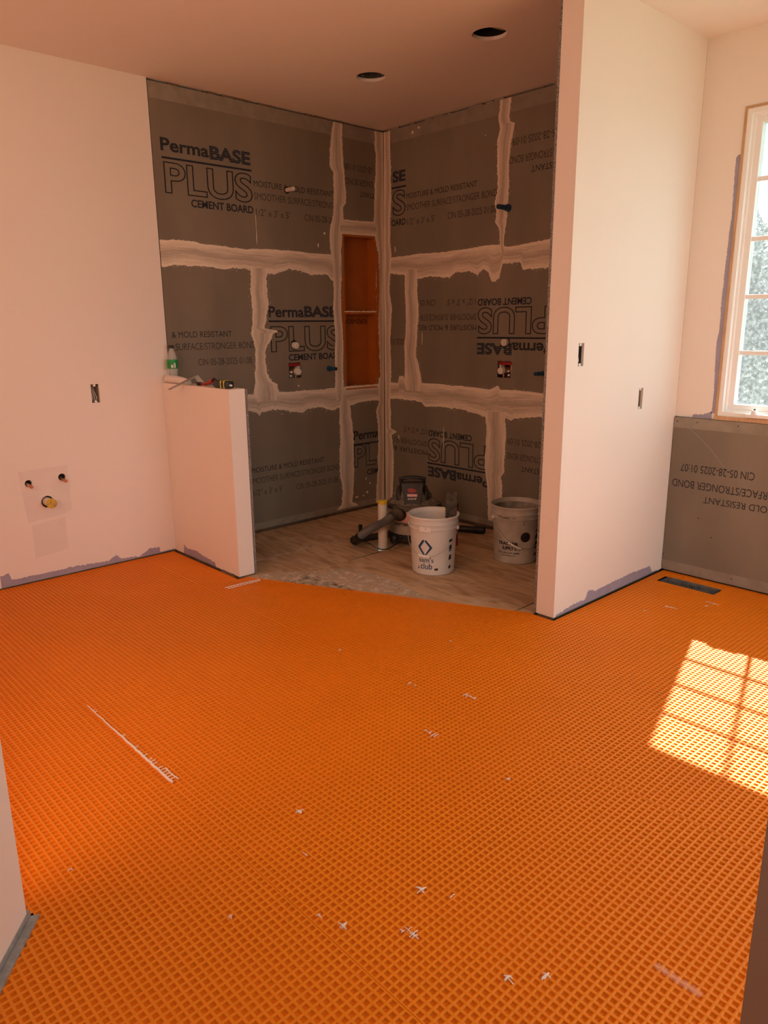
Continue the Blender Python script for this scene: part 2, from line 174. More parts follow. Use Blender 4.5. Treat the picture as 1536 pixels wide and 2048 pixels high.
def ditra_mat():
    m = mat('orange_membrane', (0.83, 0.205, 0.010), 0.42, spec=0.32)
    n, l = m.node_tree.nodes, m.node_tree.links
    b = n['Principled BSDF']
    t = n.new('ShaderNodeTexNoise'); t.inputs['Scale'].default_value = 2.2; t.inputs['Detail'].default_value = 5
    tc = n.new('ShaderNodeTexCoord'); l.new(tc.outputs['Object'], t.inputs['Vector'])
    r = n.new('ShaderNodeValToRGB')
    r.color_ramp.elements[0].position = 0.3; r.color_ramp.elements[1].position = 0.7
    r.color_ramp.elements[0].color = (0.81, 0.225, 0.006, 1); r.color_ramp.elements[1].color = (0.86, 0.25, 0.008, 1)
    l.new(t.outputs['Fac'], r.inputs['Fac']); l.new(r.outputs['Color'], b.inputs['Base Color'])
    return m
M['ditra'] = ditra_mat()
M['ditra_cell'] = mat('membrane_cell', (0.75, 0.172, 0.004), 0.75, spec=0.12, var=0.1, vscale=3.0)

def compound_mat():
    m = mat('joint_compound', (0.56, 0.53, 0.47), 0.85)
    n, l = m.node_tree.nodes, m.node_tree.links
    b = n['Principled BSDF']
    uv = n.new('ShaderNodeUVMap'); uv.uv_map = 'across'
    sep = n.new('ShaderNodeSeparateXYZ'); l.new(uv.outputs['UV'], sep.inputs[0])
    mp = n.new('ShaderNodeMapping'); mp.inputs['Scale'].default_value = (3.5, 9, 1); l.new(uv.outputs['UV'], mp.inputs['Vector'])
    t = n.new('ShaderNodeTexNoise'); t.inputs['Scale'].default_value = 1.0; t.inputs['Detail'].default_value = 7; t.inputs['Roughness'].default_value = 0.6
    l.new(mp.outputs['Vector'], t.inputs['Vector'])
    a = n.new('ShaderNodeMath'); a.operation = 'SUBTRACT'; a.inputs[1].default_value = 0.5; l.new(sep.outputs['Y'], a.inputs[0])
    ab = n.new('ShaderNodeMath'); ab.operation = 'ABSOLUTE'; l.new(a.outputs[0], ab.inputs[0])
    k = n.new('ShaderNodeMath'); k.operation = 'MULTIPLY'; k.inputs[1].default_value = 0.9; l.new(ab.outputs[0], k.inputs[0])
    s = n.new('ShaderNodeMath'); s.operation = 'ADD'; l.new(k.outputs[0], s.inputs[0]); l.new(t.outputs['Fac'], s.inputs[1])
    r = n.new('ShaderNodeValToRGB')
    r.color_ramp.elements[0].position = 0.50; r.color_ramp.elements[1].position = 0.92
    r.color_ramp.elements[0].color = (0.50, 0.43, 0.34, 1); r.color_ramp.elements[1].color = (0.86, 0.76, 0.63, 1)
    l.new(s.outputs[0], r.inputs['Fac']); l.new(r.outputs['Color'], b.inputs['Base Color'])
    return m
M['compound'] = compound_mat()

def ply_mat():
    m = mat('plywood', (0.46, 0.30, 0.17), 0.65)
    n, l = m.node_tree.nodes, m.node_tree.links
    b = n['Principled BSDF']
    tc = n.new('ShaderNodeTexCoord'); gi = n.new('ShaderNodeObjectInfo')
    mp = n.new('ShaderNodeMapping'); mp.inputs['Scale'].default_value = (1.6, 7, 1)
    av = n.new('ShaderNodeVectorMath'); av.operation = 'ADD'
    l.new(tc.outputs['Object'], av.inputs[0]); l.new(gi.outputs['Random'], av.inputs[1]); l.new(av.outputs[0], mp.inputs['Vector'])
    t = n.new('ShaderNodeTexNoise'); t.inputs['Scale'].default_value = 2.2; t.inputs['Detail'].default_value = 8; t.inputs['Distortion'].default_value = 1.2
    l.new(mp.outputs['Vector'], t.inputs['Vector'])
    r = n.new('ShaderNodeValToRGB'); r.color_ramp.elements[0].position = 0.32; r.color_ramp.elements[1].position = 0.62
    r.color_ramp.elements[0].color = (0.36, 0.225, 0.125, 1); r.color_ramp.elements[1].color = (0.62, 0.44, 0.27, 1)
    l.new(t.outputs['Fac'], r.inputs['Fac'])
    t2 = n.new('ShaderNodeTexNoise'); t2.inputs['Scale'].default_value = 9; t2.inputs['Detail'].default_value = 8; l.new(tc.outputs['Object'], t2.inputs['Vector'])
    r2 = n.new('ShaderNodeValToRGB'); r2.color_ramp.elements[0].position = 0.56; r2.color_ramp.elements[1].position = 0.74
    r2.color_ramp.elements[0].color = (0, 0, 0, 1); r2.color_ramp.elements[1].color = (0.6, 0.6, 0.6, 1)
    l.new(t2.outputs['Fac'], r2.inputs['Fac'])
    mx = n.new('ShaderNodeMixRGB'); l.new(r2.outputs['Color'], mx.inputs['Fac']); l.new(r.outputs['Color'], mx.inputs['Color1']); mx.inputs['Color2'].default_value = (0.66, 0.56, 0.44, 1)
    l.new(mx.outputs['Color'], b.inputs['Base Color'])
    return m
M['ply'] = ply_mat()

def patch_mat(name, col, lo, hi, scale):
    """a thin broken film: where the noise falls below the ramp the surface beneath shows"""
    m = mat(name, col, 0.9)
    n, l = m.node_tree.nodes, m.node_tree.links
    b = n['Principled BSDF']
    tc = n.new('ShaderNodeTexCoord'); t = n.new('ShaderNodeTexNoise'); t.inputs['Scale'].default_value = scale; t.inputs['Detail'].default_value = 9
    t.inputs['Roughness'].default_value = 0.65
    l.new(tc.outputs['Object'], t.inputs['Vector'])
    r = n.new('ShaderNodeMapRange'); r.inputs['From Min'].default_value = lo; r.inputs['From Max'].default_value = hi
    l.new(t.outputs['Fac'], r.inputs['Value']); l.new(r.outputs['Result'], b.inputs['Alpha'])
    return m
M['dust'] = patch_mat('mortar_dust', (0.74, 0.62, 0.48), 0.36, 0.66, 22)
M['ink'] = patch_mat('board_ink', (0.018, 0.022, 0.030), 0.25, 0.50, 220)
M['inkthin'] = patch_mat('faint_board_ink', (0.022, 0.024, 0.030), 0.28, 0.62, 260)
M['inkline'] = patch_mat('outline_ink', (0.014, 0.016, 0.022), 0.28, 0.52, 90)
M['inkheavy'] = patch_mat('bold_board_ink', (0.016, 0.024, 0.040), 0.15, 0.52, 150)

def stripe_mat():
    m = patch_mat('striped_board_ink', (0.016, 0.026, 0.045), 0.10, 0.45, 150)
    n, l = m.node_tree.nodes, m.node_tree.links
    b = n['Principled BSDF']; old = b.inputs['Alpha'].links[0].from_socket
    tc = n.new('ShaderNodeTexCoord'); w = n.new('ShaderNodeTexWave'); w.bands_direction = 'Z'; w.inputs['Scale'].default_value = 24.0
    l.new(tc.outputs['Object'], w.inputs['Vector'])
    r = n.new('ShaderNodeMapRange'); r.inputs['From Min'].default_value = 0.04; r.inputs['From Max'].default_value = 0.16; r.inputs['To Min'].default_value = 0.30
    l.new(w.outputs['Fac'], r.inputs['Value'])
    k = n.new('ShaderNodeMath'); k.operation = 'MULTIPLY'; l.new(r.outputs['Result'], k.inputs[0]); l.new(old, k.inputs[1]); l.new(k.outputs[0], b.inputs['Alpha'])
    return m
M['inkstripe'] = stripe_mat()

def glass_mat():
    m = bpy.data.materials.new('dusty_window_glass'); m.use_nodes = True
    n, l = m.node_tree.nodes, m.node_tree.links
    for x in list(n):
        if x.type != 'OUTPUT_MATERIAL': n.remove(x)
    out = [x for x in n if x.type == 'OUTPUT_MATERIAL'][0]
    tr = n.new('ShaderNodeBsdfTransparent'); tr.inputs['Color'].default_value = (0.86, 0.93, 0.93, 1)
    gl = n.new('ShaderNodeBsdfGlossy'); gl.inputs['Roughness'].default_value = 0.02
    fr = n.new('ShaderNodeLayerWeight'); fr.inputs['Blend'].default_value = 0.5
    pw = n.new('ShaderNodeMath'); pw.operation = 'POWER'; pw.inputs[1].default_value = 5; l.new(fr.outputs['Facing'], pw.inputs[0])
    ma = n.new('ShaderNodeMath'); ma.operation = 'MULTIPLY_ADD'; ma.inputs[1].default_value = 0.9; ma.inputs[2].default_value = 0.03; l.new(pw.outputs[0], ma.inputs[0])
    mx = n.new('ShaderNodeMixShader'); l.new(ma.outputs[0], mx.inputs['Fac']); l.new(tr.outputs[0], mx.inputs[1]); l.new(gl.outputs[0], mx.inputs[2])
    df = n.new('ShaderNodeBsdfTranslucent'); df.inputs['Color'].default_value = (0.80, 0.86, 0.92, 1)
    t = n.new('ShaderNodeTexNoise'); t.inputs['Scale'].default_value = 55; t.inputs['Detail'].default_value = 6
    tc = n.new('ShaderNodeTexCoord'); l.new(tc.outputs['Object'], t.inputs['Vector'])
    r = n.new('ShaderNodeMapRange'); r.inputs['From Min'].default_value = 0.42; r.inputs['From Max'].default_value = 0.8
    r.inputs['To Min'].default_value = 0.045; r.inputs['To Max'].default_value = 0.12
    l.new(t.outputs['Fac'], r.inputs['Value'])
    m2 = n.new('ShaderNodeMixShader'); l.new(r.outputs['Result'], m2.inputs['Fac']); l.new(mx.outputs[0], m2.inputs[1]); l.new(df.outputs[0], m2.inputs[2])
    l.new(m2.outputs[0], out.inputs['Surface'])
    return m
M['glass'] = glass_mat()
def bottle_mat():
    m = bpy.data.materials.new('clear_plastic'); m.use_nodes = True
    b = m.node_tree.nodes['Principled BSDF']
    b.inputs['Base Color'].default_value = (0.9, 0.95, 0.92, 1); b.inputs['Roughness'].default_value = 0.08
    b.inputs['Transmission Weight'].default_value = 0.0; b.inputs['Alpha'].default_value = 0.28
    return m
M['clear'] = bottle_mat()
M['film'] = bottle_mat(); M['film'].name = 'clear_film'; M['film'].node_tree.nodes['Principled BSDF'].inputs['Alpha'].default_value = 0.14

# ------------------------------------------------------------------ geometry helpers
class G:
    def __init__(s): s.v = []; s.f = []
    def add(s, v, f):
        k = len(s.v); s.v += [tuple(p) for p in v]; s.f += [tuple(i + k for i in q) for q in f]; return s
    def box(s, a, b, c=0.0):
        (x0, y0, z0), (x1, y1, z1) = a, b
        if c <= 0:
            v = [(x, y, z) for z in (z0, z1) for y in (y0, y1) for x in (x0, x1)]
            return s.add(v, [(0, 2, 3, 1), (4, 5, 7, 6), (0, 1, 5, 4), (2, 6, 7, 3), (0, 4, 6, 2), (1, 3, 7, 5)])
        bm = bmesh.new(); bmesh.ops.create_cube(bm, size=1)
        for w in bm.verts: w.co = Vector(((x0 + x1) / 2 + w.co.x * (x1 - x0), (y0 + y1) / 2 + w.co.y * (y1 - y0), (z0 + z1) / 2 + w.co.z * (z1 - z0)))
        bmesh.ops.bevel(bm, geom=bm.edges[:], offset=c, segments=2, affect='EDGES', profile=0.6)
        return s.bm(bm)
    def bm(s, bm, mtx=None):
        bm.verts.index_update()
        v = [tuple((mtx @ w.co) if mtx else w.co) for w in bm.verts]; f = [[w.index for w in q.verts] for q in bm.faces]
        bm.free(); return s.add(v, f)
    def cyl(s, p0, p1, r0, r1=None, n=20, caps=True):
        r1 = r0 if r1 is None else r1
        p0, p1 = Vector(p0), Vector(p1); d = (p1 - p0).normalized()
        u = d.orthogonal().normalized(); w = d.cross(u)
        v = []
        for p, r in ((p0, r0), (p1, r1)):
            for i in range(n):
                a = 2 * PI * i / n; v.append(p + u * math.cos(a) * r + w * math.sin(a) * r)
        f = [(i, (i + 1) % n, n + (i + 1) % n, n + i) for i in range(n)]
        if caps: f += [tuple(range(n - 1, -1, -1)), tuple(range(n, 2 * n))]
        return s.add(v, f)
    def lathe(s, prof, n=40, c=(0, 0, 0)):
        v = []; f = []
        for r, z in prof:
            for i in range(n):
                a = 2 * PI * i / n; v.append((c[0] + r * math.cos(a), c[1] + r * math.sin(a), c[2] + z))
        for k in range(len(prof) - 1):
            for i in range(n):
                j = (i + 1) % n; f.append((k * n + i, k * n + j, (k + 1) * n + j, (k + 1) * n + i))
        return s.add(v, f)
    def tube(s, pts, r, n=10, caps=True, smooth=6, rf=None):
        P = [Vector(p) for p in pts]
        if smooth > 1 and len(P) > 2:
            Q = []
            for i in range(len(P) - 1):
                a, b, c, d = P[max(i - 1, 0)], P[i], P[i + 1], P[min(i + 2, len(P) - 1)]
                for k in range(smooth):
                    t = k / smooth
                    Q.append(0.5 * (2 * b + (c - a) * t + (2 * a - 5 * b + 4 * c - d) * t * t + (3 * b - a - 3 * c + d) * t ** 3))
            Q.append(P[-1]); P = Q
        v = []; f = []; u = None
        for i, p in enumerate(P):
            d = (P[min(i + 1, len(P) - 1)] - P[max(i - 1, 0)]).normalized()
            u = d.orthogonal().normalized() if u is None else (u - d * u.dot(d)).normalized()
            w = d.cross(u); rr = rf(i, len(P)) if rf else r
            for k in range(n):
                a = 2 * PI * k / n; v.append(p + u * math.cos(a) * rr + w * math.sin(a) * rr)
        for i in range(len(P) - 1):
            for k in range(n):
                j = (k + 1) % n; f.append((i * n + k, i * n + j, (i + 1) * n + j, (i + 1) * n + k))
        if caps: f += [tuple(range(n - 1, -1, -1)), tuple(range((len(P) - 1) * n, len(P) * n))]
        return s.add(v, f)
    def prism(s, poly, z0, z1):
        n = len(poly); v = [(x, y, z0) for x, y in poly] + [(x, y, z1) for x, y in poly]
        f = [(i, (i + 1) % n, n + (i + 1) % n, n + i) for i in range(n)] + [tuple(range(n - 1, -1, -1)), tuple(range(n, 2 * n))]
        return s.add(v, f)
    def panel(s, fr, outer, holes=(), d0=0.0, d1=-0.0127):
        """flat panel with holes in a wall frame: fr(s, z, d) -> point"""
        rings = [list(outer)] + [list(h) for h in holes]
        flat = [p for r in rings for p in r]
        tris = tessellate_polygon([[Vector((p[0], p[1], 0)) for p in r] for r in rings])
        n = len(flat)
        v = [fr(p[0], p[1], d0) for p in flat] + [fr(p[0], p[1], d1) for p in flat]
        f = [tuple(t) for t in tris] + [tuple(i + n for i in reversed(t)) for t in tris]
        k = 0
        for r in rings:
            m = len(r)
            for i in range(m):
                j = (i + 1) % m; f.append((k + i, k + j, n + k + j, n + k + i))
            k += m
        return s.add(v, f)

def obj(name, g, m, parent=None, smooth=False, loc=None, fix=True):
    me = bpy.data.meshes.new(name)
    me.from_pydata(g.v, [], g.f); me.update()
    if fix:
        bm = bmesh.new(); bm.from_mesh(me); bmesh.ops.recalc_face_normals(bm, faces=bm.faces[:]); bm.to_mesh(me); bm.free()
    if m: me.materials.append(m)
    if smooth:
        me.polygons.foreach_set('use_smooth', [True] * len(me.polygons))
        me.set_sharp_from_angle(angle=math.radians(smooth if smooth is not True else 40))
    o = bpy.data.objects.new(name, me); COL.objects.link(o)
    if parent: o.parent = parent
    if loc: o.location = loc
    return o
def thing(name, label, cat, loc=(0, 0, 0), rz=0, group=None):
    o = bpy.data.objects.new(name, None); COL.objects.link(o); o.empty_display_size = 0.05
    o.location = loc; o.rotation_euler = (0, 0, rz)
    o['label'] = label; o['category'] = cat
    if group: o['group'] = group
    return o
def tag(o, label, cat, group=None):
    o['label'] = label; o['category'] = cat
    if group: o['group'] = group
    return o
def struct(o, label=None):
    o['kind'] = 'structure'
    if label: o['label'] = label; o['category'] = o.name.split('_')[0]
    return o
def rect(s0, z0, s1, z1): return [(s0, z0), (s1, z0), (s1, z1), (s0, z1)]
def circ(s, z, r, n=28): return [(s + r * math.cos(2 * PI * i / n), z + r * math.sin(2 * PI * i / n)) for i in range(n)]
# wall frames
FL = lambda s, z, d: (d, -s, z)                       # left wall, s from the shower corner
FB = lambda s, z, d: (s, -d, z)                       # back wall
FP = lambda s, z, d: (2.35 + d, -s, z)                # partition, window side
FE = lambda s, z, d: (s, -1.089 - d, z)               # partition end
FH = lambda s, z, d: (s, -1.852 - d, z)               # half wall front
FF = lambda s, z, d: (s, z, d)                        # floors (s=x, z=y)
H = 2.743

# ------------------------------------------------------------------ lettering
def font_meshes(items):
    """items: (text, bold offset, outline radius) -> meshes, converted in one pass"""
    obs = []
    for text, off, line in items:
        c = bpy.data.curves.new('lettering', 'FONT'); c.body = text; c.size = 1.0; c.resolution_u = 5
        c.offset = off
        if line:
            c.fill_mode = 'NONE'; c.bevel_depth = line; c.bevel_resolution = 0
        o = bpy.data.objects.new('lettering', c); COL.objects.link(o); obs.append(o)
    dg = bpy.context.evaluated_depsgraph_get(); dg.update()
    out = []
    for o in obs:
        me = bpy.data.meshes.new_from_object(o.evaluated_get(dg)); out.append(([tuple(v.co) for v in me.vertices], [tuple(p.vertices) for p in me.polygons]))
        bpy.data.meshes.remove(me)
        c = o.data; bpy.data.objects.remove(o); bpy.data.curves.remove(c)
    return out
def norm(vs):
    xs = [v[0] for v in vs]; ys = [v[1] for v in vs]
    x0, x1, y0, y1 = min(xs), max(xs), min(ys), max(ys)
    return [((v[0] - x0) / max(x1 - x0, 1e-6), (v[1] - y0) / max(y1 - y0, 1e-6), v[2]) for v in vs]

# ------------------------------------------------------------------ floor
DIAG = lambda x: -1.772 + 0.491 * (x - 0.841)
REG = (2.437, -0.190, 2.728, -0.108)                                   # register opening
floor = struct(obj('floor', G().panel(FF, [(-0.2, -5.2), (6.8, -5.2), (6.8, 0.2), (-0.2, 0.2)], [rect(REG[0] - .004, REG[1] - .004, REG[2] + .004, REG[3] + .004), circ(0.905, -0.875, 0.048)], -0.0125, -0.03), M['subfloor']))

def clip_diag(poly):
    out = []
    g = lambda p: p[1] - DIAG(p[0])
    for i in range(len(poly)):
        a, b = poly[i], poly[(i + 1) % len(poly)]
        ga, gb = g(a), g(b)
        if ga >= 0: out.append(a)
        if ga * gb < 0:
            t = ga / (ga - gb); out.append((a[0] + (b[0] - a[0]) * t, a[1] + (b[1] - a[1]) * t))
    return out
for (x0, y0, x1, y1) in [(0.004, -1.735, 0.543, -0.014), (0.549, -1.277, 0.932, -0.403), (0.549, -1.85, 0.95, -1.283), (0.938, -0.631, 2.231, -0.404),
                         (0.938, -1.5, 2.142, -0.637), (2.148, -1.3, 2.231, -0.637), (0.549, -0.397, 2.231, -0.014)]:
    P = clip_diag(rect(x0 + .002, y0 + .002, x1 - .002, y1 - .002))
    if len(P) >= 3:
        hol = [circ(0.905, -0.875, 0.046)] if (x0 == 0.549 and y1 == -0.403) else []
        obj('plywood_panel', G().panel(FF, P, hol, -0.004 + random.Random(x0 + y0).uniform(-.0008, .0004), -0.0105), M['ply'], floor)
obj('mortar_residue', G().panel(FF, clip_diag(DUST), (), -0.0025, -0.0032), M['dust'], floor)

def membrane(x0, x1, y0, y1, ph=(0, 0)):
    p, w, dz, ins = 0.02, 0.0034, 0.0045, 0.0008
    nx, ny = int((x1 - x0) / p), math.ceil((y1 - y0) / p - 1e-6)
    gx, gy = np.meshgrid(x0 + np.arange(nx) * p, y1 - (np.arange(ny) + 1) * p)
    gx, gy = gx.ravel(), gy.ravel()
    cx, cy = gx + p / 2, gy + p / 2
    dl = lambda x: -1.772 + 0.491 * (x - 0.841)
    ok = (cx > 0.011) & (cy < -0.011)
    ok &= ~((cx < 0.764) & (cy > -1.861))
    ok &= ~((cx < 2.235) & (cx > 0.755) & (gy > dl(cx)))
    ok &= ~((cx > 2.215) & (cx < 2.361) & (cy > -1.098))
    ok &= ~((cx > REG[0] - .012) & (cx < REG[2] + .012) & (cy > REG[1] - .012) & (cy < REG[3] + .012))
    # under the two door walls
    a = (cx - 2.56) * 0.64 + (cy + 3.593) * 0.77; b = (cx - 2.56) * 0.77 - (cy + 3.593) * 0.64
    ok &= ~((a < 0.012) & (a > -0.20) & (b > -0.012))
    gx, gy = gx[ok], gy[ok]; n = len(gx)
    t = [(0, 0), (p, 0), (p, p), (0, p)]
    i1 = [(w, w), (p - w, w), (p - w, p - w), (w, p - w)]
    k = w + ins
    i2 = [(k, k), (p - k, k), (p - k, p - k), (k, p - k)]
    off = np.array([(a, b, 0) for a, b in t] + [(a, b, -0.0004) for a, b in i1] + [(a, b, -dz) for a, b in i2])
    V = np.stack([gx[:, None] + off[None, :, 0], gy[:, None] + off[None, :, 1], np.repeat(off[None, :, 2], n, 0)], -1)
    V[..., 1] = np.maximum(V[..., 1], y0)
    lim = dl(V[..., 0]) - 0.001
    msk = (V[..., 0] < 2.236) & (V[..., 0] > 0.70)
    V[..., 1] = np.where(msk, np.minimum(V[..., 1], lim), V[..., 1])
    F = []
    for q in range(4):
        r = (q + 1) % 4
        F.append((q, r, 4 + r, 4 + q)); F.append((4 + q, 4 + r, 8 + r, 8 + q))
    F.append((8, 9, 10, 11))
    F = np.array(F)
    faces = (F[None] + (np.arange(n) * 12)[:, None, None]).reshape(-1)
    me = bpy.data.meshes.new('membrane_sheet')
    me.vertices.add(n * 12); me.vertices.foreach_set('co', V.reshape(-1))
    nf = n * 9
    me.loops.add(nf * 4); me.loops.foreach_set('vertex_index', faces.astype(np.int32))
    me.polygons.add(nf); me.polygons.foreach_set('loop_start', np.arange(nf, dtype=np.int32) * 4)
    me.update(calc_edges=True); me.validate()
    me.materials.append(M['ditra']); me.materials.append(M['ditra_cell'])
    me.polygons.foreach_set('material_index', np.tile(np.array([0, 1] * 4 + [1], dtype=np.int32), n))
    o = bpy.data.objects.new('membrane_sheet', me); COL.objects.link(o); o.parent = floor
    # flat flange along the cut edges
    return o
membrane(0.002, 5.38, -1.568, -0.004)
membrane(0.006, 5.38, -2.0705, -1.569)
membrane(0.003, 5.38, -3.0930, -2.0735)
membrane(0.005, 5.38, -5.0, -3.0960)
# flat sheet flanges at the seams
for ya, yb_ in ((-2.0736, -2.0704), (-3.0961, -3.0929)):
    mid = (ya + yb_) / 2
    obj('membrane_flange', G().box((0.02, ya, -0.006), (5.38, mid - 0.0004, -0.0004)).box((0.02, mid + 0.0004, -0.006), (5.38, yb_, 0.0003)), M['ditra'], floor)

# ------------------------------------------------------------------ ceiling
ceil = struct(obj('ceiling', G().panel(FF, [(-0.2, -5.2), (6.8, -5.2), (6.8, 0.2), (-0.2, 0.2)], [circ(1.676, -0.860, 0.083), circ(0.827, -0.861, 0.083)], H, H + 0.016), M['ceiling']))
obj('ceiling_backing', G().box((-0.2, -5.2, H + 0.30), (6.8, 0.2, H + 0.34)), M['raw'], ceil)

# ------------------------------------------------------------------ walls
VH = rect(0.801, 1.040, 0.908, 1.145)
g = G().panel(FL, rect(1.802, 0.007, 5.2, H), [rect(2.243, 0.975, 2.290, 1.080), circ(2.688, 0.565, 0.020, 12), circ(2.506, 0.575, 0.021, 12), circ(2.600, 0.448, 0.034, 20)], 0, -0.0127)
g.box((-0.20, -5.2, 0), (-0.13, 0.13, H + 0.3))
wall_left = struct(obj('wall_left', g, M['paint']))
obj('bottom_plate', G().box((-0.10, -5.2, -0.01), (-0.014, -0.0, 0.038)), M['raw'], wall_left)
g = G().box((-0.2, 0.13, 0), (2.36, 0.20, H + 0.3))
wall_back = struct(obj('wall_back', g, M['raw']))
obj('bottom_plate', G().box((0.0, 0.0135, -0.01), (2.235, 0.10, 0.038)), M['raw'], wall_back)
for ss in (0.62, 1.02, 1.42):
    obj('wall_stud', G().box((-0.12, -ss - 0.019, 0.038), (-0.014, -ss + 0.019, H)), M['raw'], wall_left)
for ss in (0.95, 1.36, 1.77):
    obj('wall_stud', G().box((ss - 0.019, 0.014, 0.038), (ss + 0.019, 0.12, H)), M['raw'], wall_back)

# cement boards: (outline, holes)
NIC = rect(0.079, 0.938, 0.399, 2.018)
LB = [(rect(0.0015, 0.014, 0.404, 0.913), []), (rect(0.407, 0.014, 1.798, 0.913), []), (rect(0.0015, 0.916, 0.421, 2.731), [NIC]),
      (rect(0.424, 0.916, 1.099, 1.827), [VH, circ(0.852, 1.264, 0.033)]), (rect(1.102, 0.916, 1.798, 1.827), []), (rect(0.424, 1.830, 1.798, 2.731), [])]
BB = [(rect(0.0005, 0.014, 1.098, 0.913), []), (rect(1.101, 0.014, 2.234, 0.913), []), (rect(0.0005, 0.916, 0.290, 1.827), []),
      (rect(0.293, 0.916, 2.234, 1.827), [rect(1.097, 1.048, 1.215, 1.155), circ(1.162, 1.278, 0.033)]), (rect(0.0005, 1.830, 1.104, 2.731), []), (rect(1.107, 1.830, 2.234, 2.731), [])]
boards = {'L': [], 'Rw': [], 'Wn': []}
for key, fr, par, lst in (('L', FL, wall_left, LB), ('Rw', FB, wall_back, BB)):
    for out, holes in lst:
        o = obj('cement_board', G().panel(fr, out, holes, 0, -0.0127), M['board'], par)
        boards[key].append((out, o))
        # paler tapered edge along ceiling and floor
        xs = [p[0] for p in out]; zs = [p[1] for p in out]
        if max(zs) > 2.7: obj('tapered_edge', G().panel(fr, rect(min(xs) + .001, 2.645, max(xs) - .001, 2.730), (), 0.0004, -0.0002), M['board_band'], o)
        if min(zs) < 0.1: obj('tapered_edge', G().panel(fr, rect(min(xs) + .001, 0.015, max(xs) - .001, 0.062), (), 0.0004, -0.0002), M['board_band'], o)

# back wall right of the partition, with the window opening
WX0, WX1, WZ0, WZ1 = 2.567, 3.875, 0.899, 2.400
WB = lambda s, z, d: (s, -d, z)
g = G().panel(WB, [(2.3504, 0.892), (WX0, 0.892), (WX0, WZ1), (WX1, WZ1), (WX1, 0.892), (6.6, 0.892), (6.6, H), (2.3504, H)], [rect(4.25, 0.895, 5.25, 2.55)], 0, -0.0127)  # the inner hole is cut for the added out-of-view window
g.box((2.351, 0.0128, 0), (WX0 - 0.002, 0.16, H + 0.3)).box((WX1 + 0.002, 0.0128, 0), (4.25, 0.16, H + 0.3)).box((5.25, 0.0128, 0), (6.8, 0.16, H + 0.3)).box((4.25, 0.0128, 0), (5.25, 0.16, 0.35)).box((4.25, 0.0128, 2.55), (5.25, 0.16, H + 0.3)).box((WX0 - 0.002, 0.0128, WZ1 + 0.002), (WX1 + 0.002, 0.16, H + 0.3)).box((WX0 - 0.002, 0.0128, 0), (WX1 + 0.002, 0.16, WZ0 - 0.01))
wall_window = struct(obj('wall_window', g, M['paint']))
o = obj('cement_board', G().panel(WB, rect(2.353, 0.012, 3.876, 0.889), (), 0.015, 0.0015), M['board'], wall_window)
boards['Wn'].append((rect(2.353, 0.012, 3.876, 0.889), o))
obj('tapered_edge', G().panel(WB, rect(2.354, 0.832, 3.875, 0.8885), (), 0.0154, 0.0149), M['board_band'], o)
obj('tapered_edge', G().panel(WB, rect(2.354, 0.013, 3.875, 0.068), (), 0.0154, 0.0149), M['board_band'], o)
for (sx, sz) in ((2.372, 0.866), (2.482, 0.868), (2.70, 0.868), (2.93, 0.868), (2.62, 0.25), (2.54, 0.345), (2.357, 0.10), (2.75, 0.045)):
    obj('screw_head', G().cyl(WB(sx, sz, 0.0154), WB(sx, sz, 0.0162), 0.004, n=8), M['old_steel'], o)
gs = G()
for i in range(len(SCRATCH) - 1):
    (a, b), (c, d) = SCRATCH[i], SCRATCH[i + 1]
    gs.panel(WB, [(a, b), (a + .002, b + .002), (c + .002, d + .002), (c, d)], (), 0.0152, 0.0149)
obj('scratch_line', gs, M['board_band'], o)
o = obj('cement_board', G().panel(WB, rect(3.879, 0.012, 4.248, 0.889), (), 0.015, 0.0015), M['board'], wall_window)

# partition wall between shower and window
g = G().panel(FP, rect(0.0004, 0.007, 1.089, H), [rect(0.952, 1.203, 0.996, 1.306), rect(0.380, 0.962, 0.422, 1.070)], 0, -0.0127)
g.panel(lambda s, z, d: (s, -1.089 - d, z), rect(2.2482, 0.007, 2.3371, H), (), 0.0, -0.0127)
g.box((2.2490, -1.0763, 0.012), (2.2530, 0.0, H))
wall_partition = struct(obj('wall_partition', g, M['paint']))
obj('bottom_plate', G().box((2.254, -1.082, -0.0105), (2.336, -0.002, 0.030)), M['raw'], wall_partition)
for (z0, z1) in ((0.008, 0.913), (0.916, 1.827), (1.830, 2.733)):
    obj('cement_board', G().box((2.2355, -1.0895, z0), (2.2480, -0.014, z1)), M['board_edge'], wall_partition)

# half wall beside the shower
g = G().box((0.001, -1.852, 0.007), (0.755, -1.7505, 1.064))
wall_half = struct(obj('wall_half', g, M['paint']))
obj('cement_board', G().box((0.001, -1.7475, 0.004), (0.756, -1.7350, 1.058)), M['board_edge'], wall_half)
obj('bottom_plate', G().box((0.001, -1.845, -0.0105), (0.748, -1.752, 0.0068)), M['raw'], wall_half)

# door walls either side of the camera and the rest of the room's shell
u, nn = Vector((0.77, -0.64)), Vector((0.64, 0.77))
A = Vector((2.56, -3.593)); B = A + u * 2.6
g = G().prism([tuple(A), tuple(B), tuple(B - nn * 0.12), tuple(A - nn * 0.12)], 0.018, H)
wall_door = struct(obj('wall_doorway', g, M['paint']))
g = G().prism([tuple(A + nn * 0.024 - u * 0.014), tuple(B + nn * 0.024), tuple(B + nn * 0.004), tuple(A + nn * 0.004 - u * 0.008)], -0.004, 0.004)
obj('sill_foam', g, M['foam'], wall_door)
g = G().prism([tuple(A + nn * 0.003 - u * 0.012), tuple(B + nn * 0.003), tuple(B - nn * 0.10), tuple(A - nn * 0.10 - u * 0.012)], -0.010, 0.0175)
obj('bottom_plate', g, M['foam'], wall_door)
E0 = Vector((3.94, -2.898)); b2 = Vector((0.733, -0.680)); r2 = Vector((0.680, 0.733))
